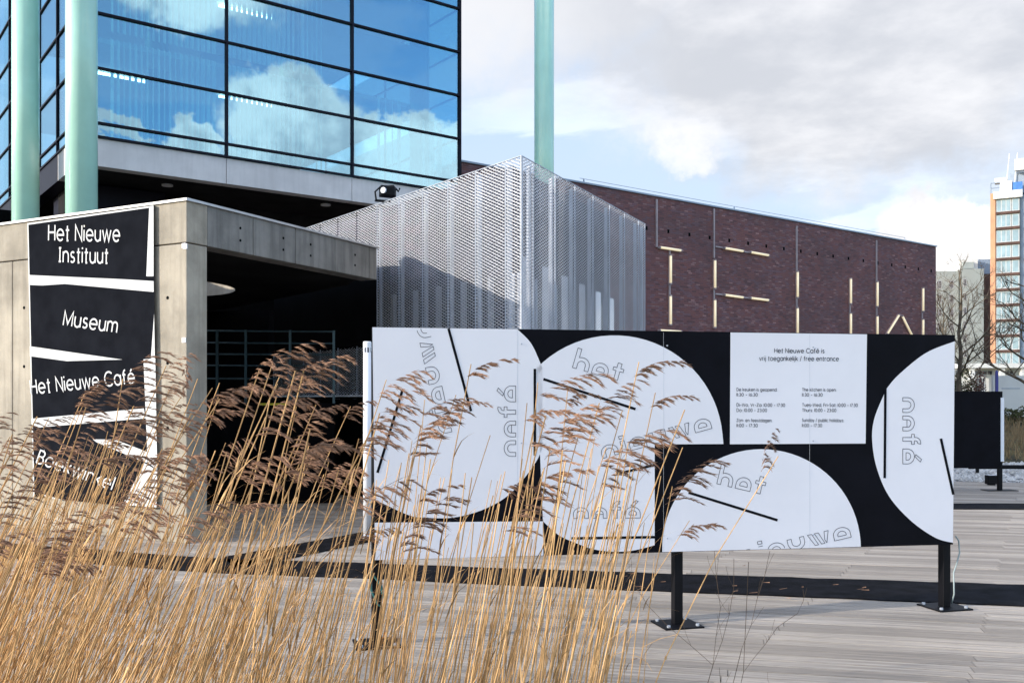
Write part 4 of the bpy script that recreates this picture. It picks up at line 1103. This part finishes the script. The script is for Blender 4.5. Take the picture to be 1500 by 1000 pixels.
tag(obj('blue_pole', MB().box(-0.06, 0.06, -0.06, 0.06, 0, 2.9).tube([(0, 0, 2.9), (0, 0, 2.98)], [0.07, 0.03], 8), M_bluepost, None, F((P(1460, 585, 50).x, 50, 0.3), (1, 0))), 'dark blue pole against the white garden wall', 'pole')

# ------------------------------------------------------------------ hedge and shrubs of small leaves
def leaf_mass(name, label, cat, cx, cy, z0, rx, ry, rz, n, size, material, stems=True):
    m = MB()
    lumps = [(random.uniform(-.7, .7), random.uniform(-.7, .7), random.uniform(0.2, .85), random.uniform(.35, .6)) for _ in range(9)]
    for _ in range(n):
        lx, ly, lz, lr = random.choice(lumps)
        v = Vector((random.gauss(0, 1), random.gauss(0, 1), random.gauss(0, 1))).normalized() * lr * random.uniform(.6, 1)
        x, y, z = (lx + v.x) * rx, (ly + v.y) * ry, max(0.0, (lz + v.z * 0.7)) * rz
        a = Vector((random.uniform(-1, 1), random.uniform(-1, 1), random.uniform(-1, 1))).normalized() * size
        c = a.cross(Vector((random.uniform(-1, 1), random.uniform(-1, 1), random.uniform(-1, 1)))).normalized() * size * 0.6
        o = Vector((x, y, z)); m.quad(o - a, o + c, o + a, o - c)
    t = thing(name, label, cat, (cx, cy, z0))
    obj('foliage', m, material, t, fix=False)
    s = MB()
    for _ in range(7):
        x, y = random.uniform(-.6, .6) * rx, random.uniform(-.6, .6) * ry
        s.tube([(x * .4, y * .4, 0), (x, y, rz * 0.7)], [0.04, 0.015], 5)
    obj('stem', s, M_bark, t, fix=False)
hx = P(1487, 622, 50)
leaf_mass('hedge', 'rounded olive green hedge below the white garden wall', 'hedge', hx.x + 0.5, 50, 0.45, 1.9, 1.2, 1.0, 2600, 0.07, M_leaf)
bx2 = P(1442, 560, 62)
leaf_mass('shrub', 'dark green shrub between the white house and the black board', 'shrub', bx2.x, 66, 0.6, 1.5, 1.2, 3.3, 1600, 0.10, M_leaf)
M_russet = mat('russet_leaf', (0.16, 0.07, 0.05), 0.8, isl=0.5)
leaf_mass('shrub', 'russet twiggy shrub beside the dark green shrub', 'shrub', P(1428, 560, 62).x, 62, 0.6, 0.7, 0.6, 2.9, 500, 0.08, M_russet)
# dead vegetation of the far bank
bv = MB()
for _ in range(5200):
    x, y = random.uniform(18, 36), random.uniform(38.5, 47); z = -0.75 + max(0, min(1, (y - 38) / 9)) * 1.1
    h = random.uniform(0.3, 0.9); a = random.gauss(0.15, 0.25); w = 0.018
    bv.quad((x - w, y, z), (x + w, y, z), (x + h * a, y + random.gauss(0, .15), z + h))
M_deadgrass = mat('dead_grass', (0.30, 0.20, 0.10), 0.9, isl=0.8)
tag(obj('bank_reeds', bv, M_deadgrass, fix=False), 'strip of brown dead vegetation along the far bank of the pond', 'vegetation', kind='stuff')

# ------------------------------------------------------------------ bare trees
def bare_tree(label, x, y, z0, h, r, seed, up=0.72, levels=5, spread=0.85, group=None, first=0.18):
    rnd = random.Random(seed); tr = MB(); br_ = MB()
    trunk = [Vector((rnd.gauss(0, .015) * h * k / 6, rnd.gauss(0, .015) * h * k / 6, h * k / 7)) for k in range(8)]
    rad = [r * (1 - 0.85 * k / 7) for k in range(8)]
    tr.tube(trunk, rad, 8)
    def grow(p, d, L, rr, lev):
        pts = [p]; q = p.copy(); dd = d.copy(); n = 4
        for _ in range(n):
            dd = (dd + Vector((rnd.gauss(0, .13), rnd.gauss(0, .13), rnd.gauss(0.05, .10)))).normalized(); q = q + dd * (L / n); pts.append(q)
        br_.tube(pts, [rr * (1 - 0.6 * k / n) for k in range(n + 1)], 4 if lev < 3 else 3, cap=False)
        if lev >= levels: return
        for k in range(4 if lev < 4 else 3):
            t = rnd.uniform(0.3, 1.0); i = min(n - 1, int(t * n)); bp_ = pts[i].lerp(pts[i + 1], t * n - i)
            side = Vector((rnd.gauss(0, 1), rnd.gauss(0, 1), rnd.gauss(0.35, .6))).normalized()
            grow(bp_, (dd * 0.75 + side * spread).normalized(), L * rnd.uniform(.45, .68), rr * 0.5, lev + 1)
    for k in range(17):
        t = first + (1 - first) * k / 17; i = min(6, int(t * 7)); p = trunk[i].lerp(trunk[i + 1], t * 7 - i); a = k * 2.4 + rnd.uniform(-.4, .4)
        d = Vector((math.cos(a), math.sin(a), up)).normalized()
        grow(p, d, h * 0.36 * (1.15 - 0.75 * t), r * 0.40 * (1.1 - 0.8 * t), 2)
    t_ = thing('bare_tree', label, 'tree', (x, y, z0), 0, group)
    obj('trunk', tr, M_bark, t_, smooth=True, fix=False); obj('crown', br_, M_bark, t_, fix=False)
bare_tree('bare tree with a straight mossy trunk in front of the grey flats', P(1405, 585, 60).x, 60, 0.6, 9.3, 0.20, 3, up=0.75)
bare_tree('bare shrubby tree half hidden by the far corner of the brick hall', P(1380, 585, 72).x, 72, 0.6, 8.6, 0.16, 11, up=1.3)
bare_tree('wide bare tree whose branches reach over the glass tower', P(1512, 585, 52).x, 52, 0.5, 8.4, 0.24, 21, up=0.55)

# ------------------------------------------------------------------ reeds
def plume_mesh(seed, big=1.0):
    """feathery panicle: tufts streaming to +x from an axis that rises along z"""
    rnd = random.Random(seed); m = MB(); L = 0.19 * big
    def axis(t): return Vector((0.05 * t + 0.085 * t * t, 0, L * t - 0.03 * t * t * t)) * (1.0)
    nt_ = rnd.randint(9, 12)
    for i in range(nt_):
        t = (i + 0.8 * rnd.random()) / nt_
        p = axis(t); ln = (0.125 - 0.055 * t) * rnd.uniform(.45, 1.25) * big
        d = Vector((0.8 + 0.4 * t, rnd.gauss(0, .35), 0.62 - 0.45 * t + rnd.gauss(0, .14))).normalized()
        pts = [p]; q = p.copy(); n = 6; dr = rnd.uniform(0.03, 0.13)
        for k in range(n):
            d = (d + Vector((0.20, rnd.gauss(0, .05), -dr - 0.028 * k))).normalized(); q = q + d * (ln / n); pts.append(q)
        for a, c in zip(pts, pts[1:]):
            s = Vector((0, 0.0008, 0)); m.quad(a - s, c - s, c + s, a + s)
        for k in range(int(62 * (0.5 + ln / (0.125 * big) * 0.5))):
            u = rnd.uniform(0.12, 0.97); j = min(n - 1, int(u * n)); a = pts[j].lerp(pts[j + 1], u * n - j)
            dd = (pts[j + 1] - pts[j]).normalized()
            e = (dd * 1.5 + Vector((rnd.gauss(0.1, .16), rnd.gauss(0, .26), rnd.gauss(-.02, .24)))).normalized() * rnd.uniform(.012, .030) * (0.6 + 0.5 * big)
            w = e.cross(Vector((rnd.gauss(0, 1), rnd.gauss(0, 1), rnd.gauss(0, 1)))).normalized() * rnd.uniform(0.0007, 0.0014)
            m.quad(a, a + e * .45 + w, a + e, a + e * .45 - w)
    return m.mesh('plume', M_plume)
PLUMES = [plume_mesh(100 + k, 0.58 + 0.032 * k) for k in range(14)]
SMALL = [plume_mesh(150 + k, 0.40) for k in range(3)]
def stalk_curve(H, lean, bend, n=6):
    """stalk from the origin to height H, leaning lean at its tip with the bend near the top"""
    return [Vector((lean * (0.62 * (k / n) + 0.38 * (k / n) ** (2 + bend)), 0, H * k / n)) for k in range(n + 1)]
def leaf_strip(m, p, d, L, w, rnd):
    s = Vector((-d.y, d.x, 0)); s = s.normalized() if s.length > .01 else Vector((0, 1, 0))
    q = p.copy(); prev = (p - s * w * .4, p + s * w * .4)
    for k in range(4):
        d = (d + Vector((0.05, 0, -0.16 * k * rnd.uniform(.3, 1.2)))).normalized(); q = q + d * (L / 4); ww = w * (1 - (k + 1) / 4.2)
        cur = (q - s * ww, q + s * ww); m.quad(prev[0], cur[0], cur[1], prev[1]); prev = cur
def stalk_mesh(seed, H=1.0, r=0.0040, leaves=2, lean=0.12):
    rnd = random.Random(seed); m = MB(); pts = stalk_curve(H, lean, 1.0)
    m.tube(pts, [r * (1.12 - 0.55 * k / 6) for k in range(7)], 5, cap=False)
    for _ in range(leaves):
        k = rnd.randint(2, 5); a = rnd.gauss(0, 0.9)
        leaf_strip(m, pts[k], Vector((math.cos(a) * .5, math.sin(a) * .5, rnd.uniform(.6, 1.1))).normalized(), rnd.uniform(.10, .24), 0.004, rnd)
    for k in (2, 4): m.tube([pts[k] - Vector((0, 0, .006)), pts[k] + Vector((0.001, 0, .006))], r * 1.35, 5, cap=False)
    return m.mesh('reed', M_reed), pts[-1]
HREED = 2.3
STALKS = [stalk_mesh(200 + k, HREED, 0.0029 + 0.0003 * (k % 4), 1 + k % 4, 0.14 + 0.085 * k) for k in range(10)]
BASEZ = -0.6
def reed(px, py, d, label, group, small=False, plume=True, rot=None, si=None, big=1.0):
    """a reed whose plume starts at the given place of the photograph, d metres off"""
    lo, hi = (4, 9) if px < 330 else (2, 7) if px < 560 else (0, 4)
    top = P(px, py, d); me, tip = STALKS[random.randint(lo, hi) if si is None else si]
    sc = (top.z - BASEZ) / HREED
    a = rot if rot is not None else random.gauss(0, 0.35)
    rm = Matrix.Rotation(a, 4, 'Z'); off = rm @ (Vector((tip.x, tip.y, 0)) * sc)
    o = bpy.data.objects.new('reed', me)
    M = Matrix.Translation((top.x - off.x, top.y - off.y, BASEZ)) @ rm @ Matrix.Diagonal((sc, 1.0 if False else sc, sc, 1))
    link(o, None, M); tag(o, label, 'reed', group)
    if plume:
        pm = random.choice(SMALL if small else PLUMES)
        c = bpy.data.objects.new('plume', pm)
        k = random.uniform(0.85, 1.2) * big
        back = 0.86
        link(c, o, Matrix.Translation((top.x - off.x * 0.06 - 0.012, top.y, top.z - 0.07)) @ Matrix.Rotation(random.gauss(0, 0.45), 4, 'Z') @ Matrix.Rotation(random.gauss(0.12, 0.14), 4, 'Y') @ Matrix.Scale(k, 4))
    return o
GR = 'dry reeds in front of the deck'
FRONT = [(566, 556, 3.4, 0, 'reed with a curled plume near the sign corner by the lamp post'),
         (556, 605, 3.0, 0, 'reed with a dense plume over the slim white lamp post'),
         (622, 585, 3.7, 0, 'reed plume hanging over the vertical outlined word near the sign corner'),
         (617, 622, 3.2, 0, 'thickest plume of the reed clump in the first white circle'),
         (612, 650, 3.4, 0, 'reed plume low in the clump in the first white circle'),
         (690, 533, 4.2, 1, 'reed with a tiny plume just under the long slanted black bar'),
         (668, 578, 4.4, 1, 'thin reed with a small plume touching the end of the slanted black bar'),
         (618, 712, 3.6, 1, 'reed with a flat narrow plume under the first white circle'),
         (588, 785, 3.1, 0, 'reed with a ragged plume over the white strip at the foot of the sign'),
         (742, 755, 3.3, 0, 'reed with a dense plume over the black wedge between the two circles'),
         (740, 690, 3.5, 1, 'reed with a short plume just below the upright outlined word'),
         (772, 590, 3.4, 1, 'reed with a small plume beside the upright black bar'),
         (782, 627, 3.0, 0, 'reed with a large plume where the two white circles meet'),
         (788, 560, 3.5, 0, 'reed with a plume at the start of the bar below the word het'),
         (806, 655, 2.9, 0, 'reed with the fullest plume left of the word nieuwe'),
         (832, 565, 3.9, 1, 'reed with a light plume under the outlined h'),
         (878, 590, 3.6, 0, 'reed with a plume on the black bar below the outlined t'),
         (888, 655, 3.0, 0, 'reed with a big dark plume on the word nieuwe'),
         (890, 690, 3.5, 0, 'reed plume just above the short rising black bar'),
         (936, 530, 3.9, 1, 'reed with a forked plume at the top of the second white circle'),
         (960, 575, 4.1, 1, 'reed with two small drooping tips in the second white circle'),
         (985, 712, 3.7, 0, 'bent reed with a plume over the black gap beside the half circle'),
         (1010, 762, 4.0, 1, 'reed with a small plume low in the half circle under the notice'),
         (1140, 668, 3.4, 0, 'reed with one plume just under the opening hours notice'),
         (795, 690, 3.6, 1, 'thin reed with a small plume at the edge of the second white circle')]
for px, py, d, s, lab in FRONT:
    rot = 0.0
    if px > 990: reed(px, py, d, lab, GR, bool(s), True, 0.0, 9, 1.3)
    else: reed(px, py, d, lab, GR, bool(s), True, random.gauss(0, .25), None, 1.38)
def contour(px):
    pts = [(-40, 640), (20, 625), (90, 590), (150, 560), (230, 545), (300, 535), (370, 528), (430, 530), (480, 552), (520, 590), (560, 640)]
    for a, c in zip(pts, pts[1:]):
        if a[0] <= px <= c[0]: return a[1] + (px - a[0]) / (c[0] - a[0]) * (c[1] - a[1])
    return 640
def zone(px, py):
    if px < 40: z = 'the bare concrete wall beside the black sign'
    elif px < 235: z = 'the %s of the black wall sign' % ('Café line' if py < 600 else 'torn middle' if py < 655 else 'lowest line' if py < 720 else 'foot')
    elif px < 310: z = 'the %s of the concrete pillar' % ('middle' if py < 640 else 'lower part' if py < 740 else 'foot')
    elif px < 400: z = 'the porch next to the pillar, %s' % ('at railing height' if py < 600 else 'below the railing' if py < 700 else 'low down')
    elif px < 490: z = 'the porch, %s' % ('at railing height' if py < 600 else 'below the railing' if py < 700 else 'low down')
    else: z = 'the white lamp post, %s' % ('high up' if py < 610 else 'half way' if py < 700 else 'low down')
    return z
def dist(d): return 'nearer ' if d < 3.5 else 'farther '
n_pl = 0
for k in range(88):
    px = random.uniform(-30, 545); t = random.random() ** 1.5
    py = contour(px) + t * 230 + random.uniform(-8, 12)
    d = random.uniform(2.7, 4.9) - t * 0.5
    sm = random.random() < 0.12
    reed(px, py, d, '%sreed with %s plume before %s' % (dist(d), 'thin' if sm else 'drooping', zone(px, py)), GR, sm)
for k in range(140):
    if k < 95:
        px = random.uniform(-30, 560); py = random.uniform(contour(max(-39, px)) + 120, 880); z = zone(px, py)
        d = random.uniform(2.4, 4.4); lab = '%sbare reed stalk before %s' % (dist(d), z)
    else:
        px = random.choice([random.gauss(640, 40), random.gauss(770, 40), random.gauss(860, 40), random.gauss(910, 30)]); py = random.uniform(600, 900)
        d = random.uniform(2.4, 4.4); lab = '%sbare reed stalk before the %s' % (dist(d), 'first white circle of the sign' if px < 770 else 'second white circle of the sign' if px < 930 else 'black gap of the sign')
    reed(px, py, d, lab, GR, plume=False)
for px, py, d in ((1003, 600, 2.9), (1000, 655, 3.3)):
    reed(px, py, d, ('upper' if py < 640 else 'lower') + ' bare reed stalk crossing the black gap beside the half circle', GR, plume=False, rot=-0.1, si=5)

# the rest of the reed bed: plain stalks and leaves past the first three hundred
bed = MB(); rnd = random.Random(5)
def bed_stalk(px, py, d, lean, r=0.0033):
    top = P(px, py, d); H = top.z - BASEZ
    pts = [Vector((top.x - lean * (1 - k / 3) - 0.05 * math.sin(k), top.y + 0.05 * math.sin(px + k), BASEZ + H * k / 3)) for k in range(4)]
    bed.tube(pts, [r * 1.1, r, r * .85, r * .5], 4, cap=False)
for _ in range(840):
    px = 560 - 680 * rnd.random() ** 0.8; f = max(0, min(1, (560 - px) / 420))
    py = 1000 - (rnd.random() ** 0.85) * (1000 - contour(max(-39, px)) - 70) * (0.40 + 0.60 * f)
    bed_stalk(px, py, rnd.uniform(2.1, 5.4), max(0.1, rnd.gauss(0.75, 0.22)) if px < 330 else max(0.05, rnd.gauss(0.5, 0.2)), rnd.uniform(.0016, .0032))
for _ in range(190):
    px = rnd.choice([rnd.gauss(585, 30), rnd.gauss(640, 40), rnd.gauss(745, 28), rnd.gauss(790, 22), rnd.gauss(850, 25), rnd.gauss(905, 25), rnd.uniform(560, 950)])
    py = rnd.uniform(640, 990)
    bed_stalk(px, py, rnd.uniform(2.4, 4.6), rnd.gauss(0.26, 0.10), rnd.uniform(.0022, .0036))
for _ in range(480):
    px = rnd.uniform(-60, 560) if rnd.random() < 0.8 else rnd.uniform(560, 950); d = rnd.uniform(2.3, 5.2); py = rnd.uniform(730, 1010) if px < 560 else rnd.uniform(860, 1010)
    p = P(px, py, d); a = rnd.gauss(0, .9)
    leaf_strip(bed, p, Vector((math.cos(a) * .7, math.sin(a) * .7, rnd.uniform(.1, 1.2))).normalized(), rnd.uniform(.12, .34), rnd.uniform(.002, .0045), rnd)
tag(obj('reed_bed', bed, M_reed, fix=False), 'thick mass of straw coloured reed stalks filling the near bank', 'reeds', kind='stuff')

# dark dead weeds among the last reeds
def weed(px, py, d, seed, label):
    rw = random.Random(seed); m = MB(); base = P(px, py, d); base.z = BASEZ; H = P(px, py, d).z - BASEZ
    def gr(p, dd, L, r, lev):
        pts = [p]
        for _ in range(4):
            dd = (dd + Vector((rw.gauss(0, .12), rw.gauss(0, .12), rw.gauss(.02, .08)))).normalized(); p = p + dd * L / 4; pts.append(p)
        m.tube(pts, r, 3, cap=False)
        if lev < 3:
            for _ in range(4): gr(rw.choice(pts[1:]), (dd + Vector((rw.gauss(0, .6), rw.gauss(0, .6), .15))).normalized(), L * .24, r * .65, lev + 1)
    gr(Vector((0, 0, 0)), Vector((0.12, 0, 1)).normalized(), H, 0.0013, 1)
    t = tag(obj('dead_weed', m, M_weed, None, F(base, (1, 0)), fix=False), label, 'weed')
for i, (px, py, d, lab) in enumerate([(885, 890, 3.3, 'dark wiry dead weed among the last reeds before the mat'),
                                      (1000, 800, 3.8, 'tall dark wiry weed beside the middle sign post'),
                                      (960, 930, 3.4, 'low dark wiry weed between the reeds and the middle sign post'),
                                      (840, 930, 3.2, 'low dark wiry weed under the second white circle')]):
    weed(px, py, d, 40 + i, lab)
